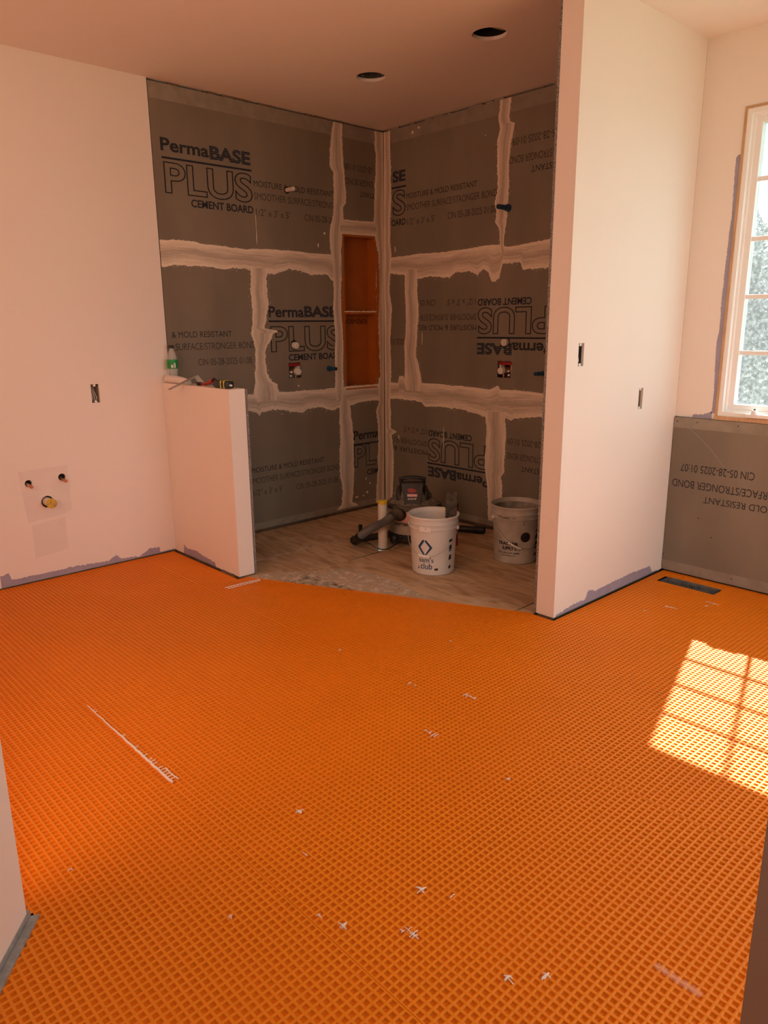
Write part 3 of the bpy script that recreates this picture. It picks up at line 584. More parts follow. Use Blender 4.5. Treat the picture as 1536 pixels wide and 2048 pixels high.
g = G().prism([tuple(E0), tuple(E0 + b2 * 1.5), tuple(E0 + b2 * 1.5 + r2 * 0.12), tuple(E0 + r2 * 0.12)], 0.0, H)
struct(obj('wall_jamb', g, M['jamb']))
g = G().panel(lambda s, z, d: (5.4 - d, -s, z), rect(-0.15, 0, 5.2, H + 0.3), [rect(0.30, 0.42, 2.70, 2.48)], 0, -0.12)  # hole in the unseen right wall, added to let the fill lamp through
struct(obj('wall_right', g, M['paint']))
g = G().panel(lambda s, z, d: (s, -5.2 + d, z), rect(-0.2, 0, 6.8, H + 0.3), [], 0, -0.12)
struct(obj('wall_near', g, M['paint']))

g = G().panel(lambda s, z, d: (s, -4.60 + d, z), rect(-0.13, 0, 3.70, H), [rect(1.90, 0.90, 3.10, 2.30)], 0, -0.10)  # opening added to hold the near fill lamp
struct(obj('wall_near', g, M['paint']))
# lavender board left bare at the wall foot and along the window
def bare(pts, base, fr, par, top=None):
    rng = random.Random(len(pts)); up = []
    for i in range(len(pts) - 1):
        (a, b), (c, d) = pts[i], pts[i + 1]
        n = max(2, int(math.hypot(c - a, d - b) / 0.005))
        for k in range(n):
            t = k / n; up.append((a + (c - a) * t + rng.uniform(-.0015, .0015), b + (d - b) * t + rng.uniform(-.004, .004)))
    up.append(pts[-1])
    return obj('bare_strip', G().panel(fr, up + base(up), (), 0.0007, -0.0004), M['lavender'], par)
bare(LAV_LEFT, lambda p: [(p[-1][0], 0.0075), (p[0][0], 0.0075)], FL, wall_left)
bare(LAV_HALF, lambda p: [(p[-1][0], 0.0075), (p[0][0], 0.0075)], FH, wall_half)
bare(LAV_PART, lambda p: [(p[-1][0], 0.0075), (p[0][0], 0.0075)], FP, wall_partition)
bare(LAV_WIN, lambda p: [(2.5665, p[-1][1]), (2.5665, p[0][1])], WB, wall_window)
bare(LAV_WINB, lambda p: [(p[-1][0], 0.893), (p[0][0], 0.893)], WB, wall_window)
g = G().panel(FH, [(0.757, 0.013), (0.757, 0.02), (0.72, 0.016)], (), 0.0006, -0.0003)
for out in ([(2.735, 0.635), (2.500, 0.640), (2.495, 0.38), (2.53, 0.36), (2.715, 0.345)], [(2.700, 0.325), (2.512, 0.345), (2.515, 0.155), (2.700, 0.135)]):
    hol = [circ(2.688, 0.565, 0.0195, 12), circ(2.506, 0.575, 0.0205, 12), circ(2.600, 0.448, 0.0335, 20)] if out[0][1] > 0.5 else []
    if hol: out = [(2.735, 0.635), (2.470, 0.640), (2.470, 0.38), (2.53, 0.36), (2.715, 0.345)]
    obj('skim_patch', G().panel(FL, out, hol, 0.0006, -0.0003), M['skim'], wall_left)

# joint compound over the seams
def strip_mesh(fr, ax, ea, eb, amp, d, seed, smax, smin=0.001):
    rng = random.Random(seed)
    key = 0 if ax == 'h' else 1
    def tab(e):
        e = sorted(((p[key], p[1 - key]) for p in e)); return e
    ta, tb = tab(ea), tab(eb)
    def ev(t, x):
        if x <= t[0][0]: return t[0][1]
        for i in range(len(t) - 1):
            if x <= t[i + 1][0]:
                w = (x - t[i][0]) / max(t[i + 1][0] - t[i][0], 1e-6); return t[i][1] + (t[i + 1][1] - t[i][1]) * w
        return t[-1][1]
    lo, hi = min(ta[0][0], tb[0][0]), max(ta[-1][0], tb[-1][0])
    if ax == 'h':
        lo = max(lo, smin)
        if smax: hi = smax
    else: lo, hi = max(lo, 0.017), min(hi, 2.729)
    n = int((hi - lo) / 0.0035)
    def noise(a):
        oct_ = [(0.045, 0.0035), (0.014, 0.0030), (0.0045, 0.0028)]
        tabs = [[rng.uniform(-1, 1) for _ in range(int((hi - lo) / st) + 3)] for st, _ in oct_]
        def f(x):
            s = 0
            for (st, k), tb_ in zip(oct_, tabs):
                q = (x - lo) / st; i = int(q); w = q - i; s += k * (tb_[i] * (1 - w) + tb_[i + 1] * w)
            return s * a
        return f
    na, nb = noise(amp[0]), noise(amp[1])
    v = []; f = []; uv = []
    C = 6
    for i in range(n + 1):
        x = lo + (hi - lo) * i / n
        a, b = ev(ta, x), ev(tb, x)
        a += na(x); b += nb(x)
        if ax == 'v': a, b = max(a, 0.0008), max(b, 0.0008)
        for c in range(C):
            w = c / (C - 1); y = a + (b - a) * w
            dd = d if 0 < c < C - 1 else d * 0.7
            v.append(fr(x, y, dd) if ax == 'h' else fr(y, x, dd)); uv.append((x, w))
        for y in (a, b):
            v.append(fr(x, y, -0.0004) if ax == 'h' else fr(y, x, -0.0004)); uv.append((x, 0 if y == a else 1))
    K = C + 2
    for i in range(n):
        for c in range(C - 1): f.append((i * K + c, i * K + c + 1, (i + 1) * K + c + 1, (i + 1) * K + c))
        f.append((i * K, (i + 1) * K, (i + 1) * K + C, i * K + C)); f.append((i * K + C - 1, i * K + C + 1, (i + 1) * K + C + 1, (i + 1) * K + C - 1))
    # torn crumbs just outside the ragged edge
    for e, t, nz, k, sgn in ((0, ta, na, amp[0], -1), (1, tb, nb, amp[1], 1)):
        if k < 0.5: continue
        flip = 1 if (ev(tb, lo + .1) > ev(ta, lo + .1)) else -1
        for _ in range(int((hi - lo) * 60 * k)):
            x = rng.uniform(lo + .02, hi - .02); y = ev(t, x) + sgn * flip * (0.002 + abs(rng.gauss(0, 0.008)) * k)
            r = rng.uniform(0.0008, 0.0026); m = len(v)
            if ax == 'v': y = max(y, 0.003)
            for q in range(5):
                aa = q * 2 * PI / 5; px, py = x + r * math.cos(aa), y + r * math.sin(aa)
                v.append(fr(px, py, 0.0008) if ax == 'h' else fr(py, px, 0.0008)); uv.append((x, 0.0))
            f.append(tuple(range(m, m + 5)))
    return v, f, uv
for key, fr, par, smaxes in (('L', FL, wall_left, {'h1': 1.797, 'h2': 1.797}), ('Rw', FB, wall_back, {'h1': 2.23, 'h2': 2.23})):
    for i, (nm, ax, ea, eb, amp) in enumerate(STRIPS[key]):
        dd = {'h1': 0.0016, 'h2': 0.0017, 'v1': 0.0019, 'v2': 0.0020, 'v3': 0.0021, 'corner': 0.0023, 'niche_top': 0.0022}[nm]
        v, f, uv = strip_mesh(fr, ax, ea, eb, amp, dd, i + (100 if key == 'Rw' else 0), smaxes.get(nm), 0.413 if (key == 'L' and nm == 'h1') else 0.001)
        gg = G(); gg.v, gg.f = v, f
        o = obj('joint_compound', gg, M['compound'], par, fix=False)
        ul = o.data.uv_layers.new(name='across')
        ul.data.foreach_set('uv', [c for lp in o.data.loops for c in uv[lp.vertex_index]])
# crumbs of paper and mortar in the gap under the ceiling
rng = random.Random(5)
for fr, par, L_ in ((FL, wall_left, 1.79), (FB, wall_back, 2.22)):
    g = G()
    x = 0.02
    while x < L_:
        w = rng.uniform(0.02, 0.12)
        if rng.random() < 0.6:
            g.panel(fr, [(x, H - 0.012), (x + w, H - 0.012 + rng.uniform(-.002, .002)), (x + w, H - rng.uniform(0.0005, 0.006)), (x, H - rng.uniform(0.0005, 0.006))], (), rng.uniform(-0.002, 0.002), -0.006)
        x += w * 1.2
    obj('ceiling_gap_filler', g, M['raw'] if par is wall_left else M['boxgrey'], par)['kind'] = 'stuff'
# stray mortar blobs on the boards
def blobs(fr, pts, par):
    g = G()
    for (s, z, a, b) in pts:
        n = 9; rr = random.Random(s * 97 + z)
        g.panel(fr, [(s + a * rr.uniform(.6, 1) * math.cos(2 * PI * i / n), z + b * rr.uniform(.6, 1) * math.sin(2 * PI * i / n)) for i in range(n)], (), 0.0012, -0.0004)
    o = obj('mortar_smear', g, M['compound'], par, fix=False); o['kind'] = 'stuff'
blobs(FL, [(0.20, 0.12, .014, .012), (0.17, 0.19, .009, .010), (0.24, 0.10, .012, .008), (0.21, 0.23, .006, .012), (0.83, 0.985, .012, .006), (0.62, 1.93, .006, .018), (0.56, 2.01, .01, .01), (1.12, 1.95, .003, .05), (1.12, 2.04, .002, .06), (0.98, 0.80, .006, .004), (0.31, 0.10, .02, .008)], wall_left)
blobs(FB, [(0.152, 0.55, .006, .018), (0.12, 1.93, .006, .03), (0.40, 1.30, .003, .06), (0.36, 2.70, .01, .012), (0.30, 2.68, .015, .012), (1.20, 0.09, .04, .012), (0.95, 2.55, .006, .004), (0.62, 0.60, .003, .1)], wall_back)

# lettering printed on the boards
def place_letters():
    STY = {'ink': (0.0, 0, 'ink'), 'thin': (0.0, 0, 'inkthin'), 'bold': (0.026, 0, 'ink'), 'heavy': (0.027, 0, 'inkheavy'), 'outline': (0.02, 0.014, 'inkline'), 'inkd': (0.0, 0, 'ink')}
    todo = [t for t in LETTERS if t[0] != 'RULE']
    meshes = font_meshes([(t[0], 0.042 if t[0] in ('BASE', 'SE') else STY[t[4]][0], STY[t[4]][1]) for t in todo])
    it = iter(meshes)
    for text, key, a, b, sty, flip in LETTERS:
        fr = {'L': FL, 'Rw': FB, 'Wn': WB}[key]
        base = 0.0154 if key == 'Wn' else 0.0003
        (s0, z0), (s1, z1) = a, b
        hgt = {'bold': 0.072, 'heavy': 0.077 if text in ('BASE', 'SE') else 0.045, 'outline': 0.175, 'rule': 0.011}.get(sty) or (0.036 if any(w in text for w in ('MOIST', 'MOLD', 'STANT')) else 0.042)
        zc = (z0 + z1) / 2; z0, z1 = zc + hgt / 2, zc - hgt / 2
        g = G()
        if text == 'RULE':
            g.panel(fr, rect(min(s0, s1), min(z0, z1), max(s0, s1), max(z0, z1)), (), base, base - 0.0002); m = M['inkheavy']
        else:
            vs, fs = next(it); vs = norm(vs); out = []
            zmax = max(abs(v[2]) for v in vs) or 1
            # a slanted row keeps its letters level
            for (p, q, r) in vs:
                if flip: p, q = 1 - p, 1 - q
                out.append(fr(s0 + (s1 - s0) * p, z1 + (z0 - z1) * q, base + 0.0001 * r / zmax))
            g.v, g.f = out, fs; m = M['inkstripe'] if text in ('BASE', 'SE') else M[STY[sty][2]]
        ms, mz = (s0 + s1) / 2, (z0 + z1) / 2
        par = boards[key][0][1]
        for o_, b_ in boards[key]:
            if min(p[0] for p in o_) <= ms <= max(p[0] for p in o_) and min(p[1] for p in o_) <= mz <= max(p[1] for p in o_): par = b_
        obj('printed_lettering', g, m, par, fix=False)
place_letters()

# ------------------------------------------------------------------ window
win = struct(bpy.data.objects.new('window_1', None)); COL.objects.link(win)
def wframe(name, x0, x1, z0, z1, t, y0, y1, m, parent):
    g = G().box((x0, y0, z0), (x0 + t, y1, z1)).box((x1 - t, y0, z0), (x1, y1, z1)).box((x0 + t, y0, z1 - t), (x1 - t, y1, z1)).box((x0 + t, y0, z0), (x1 - t, y1, z0 + t))
    return obj(name, g, m, parent)
wframe('wood_jamb', WX0, WX1, WZ0, WZ1, 0.013, -0.004, 0.085, M['wood'], win)
for k in range(2):
    x0 = 2.580 + k * 0.641; x1 = x0 + 0.640
    wframe('window_frame', x0, x1, 0.912, 2.387, 0.022, -0.001, 0.10, M['vinyl'], win)
    wframe('window_stop', x0 + .022, x1 - .022, 0.934, 2.365, 0.011, 0.022, 0.10, M['vinyl'], win)
    sx0, sx1, sz0, sz1 = x0 + .033, x1 - .033, 0.945, 2.354
    sash = wframe('sash', sx0, sx1, sz0, sz1, 0.028, 0.038, 0.085, M['vinyl'], win)
    gx0, gx1, gz0, gz1 = sx0 + .028, sx1 - .028, sz0 + .022, sz1 - .020
    obj('glass_pane', G().box((gx0 - .004, 0.058, gz0 - .004), (gx1 + .004, 0.0605, gz1 + .004)), M['glass'], sash)
    for zz in (1.238, 1.516, 1.794, 2.072):
        obj('glazing_bar', G().box((gx0, 0.048, zz - .011), (gx1, 0.058, zz + .011), 0.003), M['vinyl'], sash)
    obj('glazing_bar', G().box(((gx0 + gx1) / 2 - .010, 0.047, gz0), ((gx0 + gx1) / 2 + .010, 0.0575, gz1), 0.003), M['vinyl'], sash)
    cr = obj('crank_housing', G().box((x0 + .150, -0.022, 0.914), (x0 + .290, 0.024, 0.936), 0.008).cyl((x0 + .188, -0.006, 0.934), (x0 + .188, -0.006, 0.954), 0.019, 0.013, 16), M['vinyl'], win, smooth=True)
    obj('crank_socket', G().cyl((x0 + .188, -0.006, 0.9545), (x0 + .188, -0.006, 0.962), 0.005, n=10), M['black'], cr)
obj('sill_strip', G().box((WX0, -0.012, 0.8905), (WX1, 0.0, 0.9115), 0.002), M['wood'], win)
win2 = struct(bpy.data.objects.new('window_2', None)); COL.objects.link(win2)  # unseen window added so its sunlit floor bounces orange light into the room
for k in range(2):
    x0 = 4.252 + k * 0.498
    wframe('window_frame', x0, x0 + .498, 0.352, 2.548, 0.055, 0.0, 0.10, M['vinyl'], win2)
    obj('glass_pane', G().box((x0 + .05, 0.058, 0.40), (x0 + .448, 0.0605, 2.50)), M['glass'], win2)

win3 = struct(bpy.data.objects.new('added_right_window', None)); COL.objects.link(win3)  # unseen window frame added in front of the right fill lamp
g = G()
for (y0, y1) in ((-2.68, -1.90), (-1.90, -1.12), (-1.12, -0.32)):
    g.box((5.40, y0, 0.43), (5.46, y0 + .04, 2.47)).box((5.40, y1 - .04, 0.43), (5.46, y1, 2.47)).box((5.40, y0, 2.43), (5.46, y1, 2.47)).box((5.40, y0, 0.43), (5.46, y1, 0.47))
obj('window_frame', g, M['vinyl'], win3)
win4 = struct(bpy.data.objects.new('added_near_window', None)); COL.objects.link(win4)  # out-of-view frame added around the near fill lamp
wframe('window_frame', 1.90, 3.10, 0.90, 2.30, 0.045, -4.65, -4.60, M['vinyl'], win4)

# ------------------------------------------------------------------ outside
struct(obj('outside_ground', G().box((-40, 0.3, -0.75), (40, 60, -0.7)).box((6.9, -30, -0.75), (40, 0.3, -0.7)).box((-40, -30, -0.75), (6.9, -5.4, -0.7)).box((-40, -5.4, -0.75), (-0.3, 0.3, -0.7)), M['ground']))
struct(obj('roof_eave', G().box((-1, 0.17, 2.68), (3.95, 0.60, 2.78)), M['eave']))  # eave out of view, assumed from where the sun patch ends
def tree(name, label, x, y, h, w, kind, seed, n=9000):
    rng = np.random.default_rng(seed)
    root = thing(name, label, 'tree', (x, y, -0.7))
    obj('trunk', G().tube([(0, 0, 0), (0.05, 0.02, h * .4), (0, 0, h * .8)], 0.12, 8, rf=lambda i, k: 0.14 * (1 - i / k) + 0.02), M['bark'], root)
    t = rng.random(n)
    if kind == 'cone':
        z = 0.25 + (h - 0.25) * (1 - np.sqrt(1 - t * 0.985)); rad = (1 - z / h) * w * (0.75 + 0.25 * np.sin(z * 9)); r = rad * np.sqrt(rng.random(n)) ** 0.6
        a = rng.random(n) * 2 * PI; p = np.stack([r * np.cos(a), r * np.sin(a), z], -1)
    else:
        nb = 46; cz = rng.random(nb) * h * 0.85 + 0.25; ca = rng.random(nb) * 2 * PI
        cr = w * np.clip(np.sqrt(np.maximum(1 - ((cz / h) - 0.4) ** 2 / 0.42, 0.08)), 0.2, 1) * np.sqrt(rng.random(nb))
        cc = np.stack([cr * np.cos(ca), cr * np.sin(ca), cz], -1)
        k = rng.integers(0, nb, n); d = rng.normal(size=(n, 3)); d /= np.linalg.norm(d, axis=1)[:, None]
        p = cc[k] + d * (w * 0.30 * rng.random(n)[:, None] ** 0.4)
        p[:, 2] = np.maximum(p[:, 2], 0.02)
    s = rng.uniform(0.018, 0.042, n)[:, None] * (0.9 if kind == 'cone' else 1.0)
    u_ = rng.normal(size=(n, 3)); u_ /= np.linalg.norm(u_, axis=1)[:, None]
    w_ = np.cross(u_, rng.normal(size=(n, 3))); w_ /= np.linalg.norm(w_, axis=1)[:, None]
    lw = 0.35 if kind == 'cone' else 0.6
    V = np.stack([p - u_ * s, p + w_ * s * lw, p + u_ * s, p - w_ * s * lw], 1).reshape(-1, 3)
    me = bpy.data.meshes.new('foliage')
    me.vertices.add(n * 4); me.vertices.foreach_set('co', V.reshape(-1))
    me.loops.add(n * 4); me.loops.foreach_set('vertex_index', np.arange(n * 4, dtype=np.int32))
    me.polygons.add(n); me.polygons.foreach_set('loop_start', np.arange(n, dtype=np.int32) * 4)
    me.update(calc_edges=True); me.materials.append(M['leaf2' if kind == 'cone' else 'leaf'])
    o = bpy.data.objects.new('foliage', me); COL.objects.link(o); o.parent = root; o['kind'] = 'stuff'
tree('conifer_tree', 'tall blue-green conifer whose tip stands above the other trees outside the window', -1.57, 10.5, 4.55, 1.25, 'cone', 1, 24000)
tree('leafy_tree', 'broad leafy green tree right behind the lower window panes', 0.80, 6.3, 3.45, 1.25, 'round', 2, 30000)
tree('leafy_tree', 'bushy green tree standing in front of the conifer, outside the window', -2.6, 7.2, 3.3, 1.25, 'round', 3, 22000)
tree('leafy_tree', 'low leafy tree farthest from the conifer, outside the window', 4.2, 7.2, 3.2, 1.3, 'round', 4, 14000)

# ------------------------------------------------------------------ wall openings and plumbing
def outlet(name, label, fr, s0, z0, s1, z1, back, wires):
    cx, cz = (s0 + s1) / 2, (z0 + z1) / 2
    t = thing(name, label, 'electrical box', fr(cx, cz, 0), 0)
    o0 = Vector(t.location)
    f = lambda s, z, d: tuple(Vector(fr(s, z, d)) - o0)
    a0, a1, b0, b1 = s0 - .004, s1 + .004, z0 - .004, z1 + .004
    g = G().panel(f, rect(a0, b0, a1, b1), (), -0.062, -0.065)
    for r in (rect(a0, b0, a0 + .003, b1), rect(a1 - .003, b0, a1, b1), rect(a0, b0, a1, b0 + .003), rect(a0, b1 - .003, a1, b1)):
        g.panel(f, r, (), -0.0135, -0.063)
    obj('box_body', g, back, t)
    for zz, sg in ((z1 - .001, -1), (z0 + .001, 1)):
        e = obj('screw_ear', G().panel(f, [(cx - .008, zz), (cx + .008, zz), (cx + .005, zz + sg * .012), (cx - .005, zz + sg * .012)], (), -0.004, -0.012), M['white'], t)
    if wires:
        for k in range(3):
            x = cx - .010 + k * .008
            obj('wire', G().tube([f(x, z1 - .02, -.055), f(x + .006, cz + .012, -.03 - .005 * k), f(x - .004 + .004 * k, cz - .03, -.022), f(x + .004, z0 + .012, -.040)], 0.0022, 6), M['wire'], t)
    return t
outlet('outlet_box', 'open outlet box with loose wires in the painted wall left of the half wall', FL, 2.243, 0.975, 2.290, 1.080, M['boxgrey'], True)
outlet('switch_box', 'dark open switch box in the tall partition, nearer its free end', FP, 0.952, 1.203, 0.996, 1.306, M['boxdark'], True)
outlet('outlet_box', 'tan-backed open outlet box in the partition, nearest the window wall', FP, 0.380, 0.962, 0.422, 1.070, M['boxgrey'], False)

for (s, z, lab, dd) in ((2.688, 0.562, 'capped copper water stub above the drain, the one farther from the half wall', 0.048), (2.506, 0.570, 'capped copper water stub above the drain, the one closer to the half wall', 0.058)):
    t = thing('water_stub', lab, 'pipe', FL(s, z, 0), 0, 'copper stubs above the drain')
    obj('stub_pipe', G().cyl((-0.08, 0, -0.004), (dd * .5, 0, -0.008), 0.0078, n=18), M['pvc'] if s > 2.6 else M['brass'], t, smooth=True)
    obj('stub_cap', G().cyl((dd * .5 - .001, 0, -0.008), (dd, 0, -0.010), 0.0093, n=18), M['copper'], t, smooth=True)
t = thing('sink_drain', 'white sink drain pipe closed by a yellow test cap, low in the painted wall', 'pipe', FL(2.600, 0.448, 0))
obj('drain_pipe', G().cyl((-0.08, 0, 0), (0.060, 0, 0), 0.0235, n=28), M['pvc'], t, smooth=True)
capo = obj('test_cap', G().cyl((0.052, 0, 0), (0.070, 0, 0), 0.0262, n=28, caps=False).cyl((0.060, 0, 0), (0.063, 0, 0), 0.0255, n=28).box((0.062, -0.020, -0.003), (0.070, 0.020, 0.003)).box((0.062, -0.003, -0.020), (0.070, 0.003, 0.020)), M['yellow'], t, smooth=True)
obj('cap_screw', G().cyl((0.066, 0.004, -0.004), (0.090, 0.010, -0.009), 0.0028, n=8).cyl((0.066, 0, 0), (0.074, 0, 0), 0.008, n=10), M['brass'], capo)

def valve(fr, s, z, sv, zv, label):
    t = thing('shower_valve', label, 'valve', fr(s, z, 0))
    o0 = Vector(t.location); f = lambda a, b, d: tuple(Vector(fr(a, b, d)) - o0)
    obj('valve_body', G().cyl(f(s, z - .004, -.07), f(s, z - .006, -.004), 0.020, n=20).cyl(f(s, z - .006, -.02), f(s, z - .006, .012), 0.024, n=20), M['brass'], t, smooth=True)
    obj('valve_cap', G().cyl(f(s, z - .006, .012), f(s, z - .006, .034), 0.026, 0.022, 22), M['pvc'], t, smooth=True)
    obj('inlet_pipe', G().cyl(f(s + .030, z - .052, -.05), f(s + .030, z + .052, -.05), 0.010, n=12), M['copper'], t, smooth=True)
    obj('inlet_pipe', G().cyl(f(s - .034, z - .052, -.05), f(s - .034, z + .052, -.05), 0.010, n=12), M['copper'], t, smooth=True)
    obj('plaster_guard', G().panel(f, rect(s - .052, z + .030, s + .052, z + .050), (), -0.016, -0.03), M['red'], t)
    for ds, dz in ((.030, -.010), (-.036, .022), (.034, -.036)):
        obj('stop_screw', G().cyl(f(s + ds, z + dz, -.04), f(s + ds, z + dz, -.012), 0.008, n=12), M['white'], t, smooth=True)
    t2 = thing('diverter_valve', label.replace('square cut-out', 'small round cut-out above it').replace('shower valve', 'diverter valve'), 'valve', fr(sv, zv, 0))
    o0b = Vector(t2.location); f2 = lambda a, b, d: tuple(Vector(fr(a, b, d)) - o0b)
    obj('valve_body', G().cyl(f2(sv, zv, -.07), f2(sv, zv, -.005), 0.018, n=18), M['brass'], t2, smooth=True)
    obj('valve_cap', G().cyl(f2(sv - .004, zv - .003, -.006), f2(sv - .004, zv - .003, .020), 0.025, 0.022, 22).cyl(f2(sv - .004, zv - .003, .020), f2(sv - .004, zv - .003, .026), 0.010, n=14), M['pvc'], t2, smooth=True)
valve(FL, 0.848, 1.090, 0.852, 1.264, 'brass shower valve in the square cut-out of the niche wall')
valve(FB, 1.148, 1.100, 1.162, 1.278, 'brass shower valve in the square cut-out of the wall behind the vacuum')

def stub(fr, s, z, L, label, m, par=None, r=0.0125, ds=0.0, dz=0.0, ring=True):
    t = thing('shower_stub', label, 'pipe', fr(s, z, 0))
    o0 = Vector(t.location); f = lambda a, b, d: tuple(Vector(fr(a, b, d)) - o0)
    obj('stub_tube', G().cyl(f(s, z, -.05), f(s + ds, z + dz, L), r, n=20), m, t, smooth=True)
    if ring:
        obj('stub_collar', G().cyl(f(s, z, -.001), f(s, z, .022), r * 1.5, r * 1.35, 20), m, t, smooth=True)
        obj('stub_bore', G().cyl(f(s + ds, z + dz, L - .002), f(s + ds, z + dz, L + .0008), r * .72, n=16), M['black'], t)
    return t
stub(FL, 0.555, 1.092, 0.085, 'blue plugged pipe stub just left of the orange niche', M['blue'])
stub(FB, 1.150, 2.098, 0.105, 'blue plugged shower-arm stub high on the wall behind the vacuum', M['blue'], r=0.015)
stub(FB, 1.478, 1.090, 0.105, 'blue plugged pipe stub beside the partition, at valve height', M['blue'])
t = stub(FL, 0.868, 2.256, 0.075, 'short pale shower-arm stub between the printed lines high on the niche wall', M['pvc'], r=0.013, ring=False)
obj('stub_hole_rim', G().cyl((0.0006, 0, 0), (0.0012, 0, 0), 0.022, n=16), M['dark'], t)

# recessed light openings
for (x, y, lab, kind) in ((0.827, -0.861, 'recessed light hole in the ceiling showing its grey metal can, nearer the niche wall', 0), (1.676, -0.860, 'recessed light hole in the ceiling with a tilted disc inside, nearer the partition', 1)):
    t = thing('recessed_light_can', lab, 'light fixture', (x, y, H))
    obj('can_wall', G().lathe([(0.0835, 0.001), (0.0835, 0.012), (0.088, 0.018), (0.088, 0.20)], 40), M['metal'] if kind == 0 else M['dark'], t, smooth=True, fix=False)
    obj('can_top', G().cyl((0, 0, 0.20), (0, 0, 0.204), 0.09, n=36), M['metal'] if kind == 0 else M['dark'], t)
    if kind == 0:
        obj('clip', G().box((-0.075, -0.01, 0.02), (-0.065, 0.01, 0.05)), M['steel'], t)
        obj('clip', G().box((0.03, 0.05, 0.015), (0.045, 0.06, 0.04)), M['steel'], t)
    else:
        d = Vector((0.35, 0.10, 1)).normalized()
        obj('cut_disc', G().cyl(tuple(Vector((0.012, 0.01, 0.045)) - d * .006), tuple(Vector((0.012, 0.01, 0.045)) + d * .006), 0.072, n=36), M['boxgrey'], t)
        obj('hanging_clip', G().box((-0.055, -0.066, -0.012), (-0.050, -0.060, 0.02)), M['copper'], t)

# orange wall niche
t = thing('shower_niche', 'orange foam-board niche with one shelf let into the shower wall near the corner', 'niche', FL(0.239, 0.938, 0))
o0 = Vector(t.location); f = lambda s, z, d: tuple(Vector(FL(s, z, d)) - o0)
bk = obj('back_panel', G().panel(f, rect(0.075, 0.934, 0.403, 2.022), (), -0.088, -0.100), M['niche'], t)
for s0, s1 in ((0.079, 0.0915), (0.3865, 0.399)):
    obj('side_panel', G().panel(f, rect(s0, 0.938, s1, 2.018), (), 0.0005, -0.088), M['niche'], t)
for z0, z1 in ((0.938, 0.9505), (2.0055, 2.018)):
    obj('end_panel', G().panel(f, rect(0.0915, z0, 0.3865, z1), (), 0.0005, -0.088), M['niche'], t)
sh = obj('shelf', G().panel(f, rect(0.0915, 1.474, 0.3865, 1.4865), (), -0.004, -0.088).panel(f, rect(0.082, 1.470, 0.396, 1.492), (), 0.001, -0.006), M['niche'], t)
gm = G(); rr = random.Random(8); xs = [0.082 + 0.314 * i / 60 for i in range(61)]
gm.panel(f, [(x, 1.486 + rr.uniform(-.002, .002)) for x in xs] + [(x, 1.493 + rr.uniform(-.002, .003)) for x in xs[::-1]], (), 0.0022, 0.0)
obj('mortar_smear', gm, M['compound'], sh, fix=False)
# flange of the niche left bare at its two long edges, standing on the boards
def flange(sa, sb, z0, z1, seed):
    rr = random.Random(seed); p = []; q = []
    n = 90
    for i in range(n + 1):
        z = z0 + (z1 - z0) * i / n
        p.append((sa, z)); q.append((sb + rr.uniform(-.004, .004) + .006 * math.sin(z * 9 + seed), z))
    return G().panel(f, p + q[::-1], (), 0.0026, 0.0)
obj('flange', flange(0.3985, 0.412, 1.0, 1.75, 1), M['niche'], t)
obj('flange', flange(0.0795, 0.058, 1.0, 1.92, 2), M['niche'], t)
obj('flange', G().panel(f, rect(0.085, 0.929, 0.395, 0.9385), (), 0.0026, 0.0), M['niche'], t)
g = G()
for i in range(100):   # fine moulded ridges of the foam board
    z = 0.957 + i * 0.0104
    if z < 2.0 and not 1.462 < z < 1.495: g.panel(f, rect(0.0925, z, 0.3855, z + 0.0035), (), -0.0868, -0.0885)
obj('board_ridges', g, M['niche'], bk)['kind'] = 'stuff'
(vs, fs), = font_meshes([('KERDI-BOARD', 0.03, 0)])
gl = G(); gl.v = [f(0.392 - 0.29 * (1 - p) - 0.004, 1.436 - 0.034 * (1 - (1 - q)) + 0.0, -0.0862) for p, q, r in [(a, b, c) for a, b, c in norm(vs)]]; gl.f = fs
gl.v = [f(0.102 + 0.28 * p, 1.402 + 0.036 * (1 - q), -0.0862) for p, q, r in norm(vs)]
obj('printed_lettering', gl, M['nichetext'], bk, fix=False)

# floor drain stub
t = thing('shower_drain_pipe', 'upright white drain pipe with a yellow cap rising from the plywood floor', 'pipe', (0.905, -0.875, -0.0105))
obj('pipe_shaft', G().cyl((0, 0, -0.03), (0, 0, 0.318), 0.0302, n=32), M['pvc'], t, smooth=True)
cp = obj('test_cap', G().cyl((0, 0, 0.306), (0, 0, 0.326), 0.0308, n=32).cyl((0, 0, 0.326), (0, 0, 0.331), 0.0315, 0.027, 32), M['yellow'], t, smooth=True)
obj('wing_nut', G().cyl((0, 0, 0.331), (0, 0, 0.342), 0.006, n=10).box((-0.012, -0.002, 0.333), (0.012, 0.002, 0.345)), M['steel'], cp)

# ------------------------------------------------------------------ floor register
t = thing('floor_register', 'open rectangular floor register with a bare metal duct inside, beside the window wall', 'vent', ((REG[0] + REG[2]) / 2, (REG[1] + REG[3]) / 2, 0))
hx, hy = (REG[2] - REG[0]) / 2, (REG[3] - REG[1]) / 2
g = G().box((-hx, -hy, -0.15), (hx, -hy + .001, -0.001)).box((-hx, hy - .001, -0.15), (hx, hy, -0.001)).box((-hx, -hy, -0.15), (-hx + .001, hy, -0.001)).box((hx - .001, -hy, -0.15), (hx, hy, -0.001)).box((-hx, -hy, -0.152), (hx, hy, -0.15))
obj('duct_wall', g, M['metal'], t)
for k in range(6):
    x = -0.02 + k * 0.014
    obj('duct_rib', G().cyl((x, hy - .006, -0.12), (x, hy - .006, -0.010), 0.0045, n=10), M['metal'], t, smooth=True)
obj('torn_flap', G().box((-0.13, hy - .012, -0.03), (-0.06, hy - .008, -0.008)), M['steel'], t)
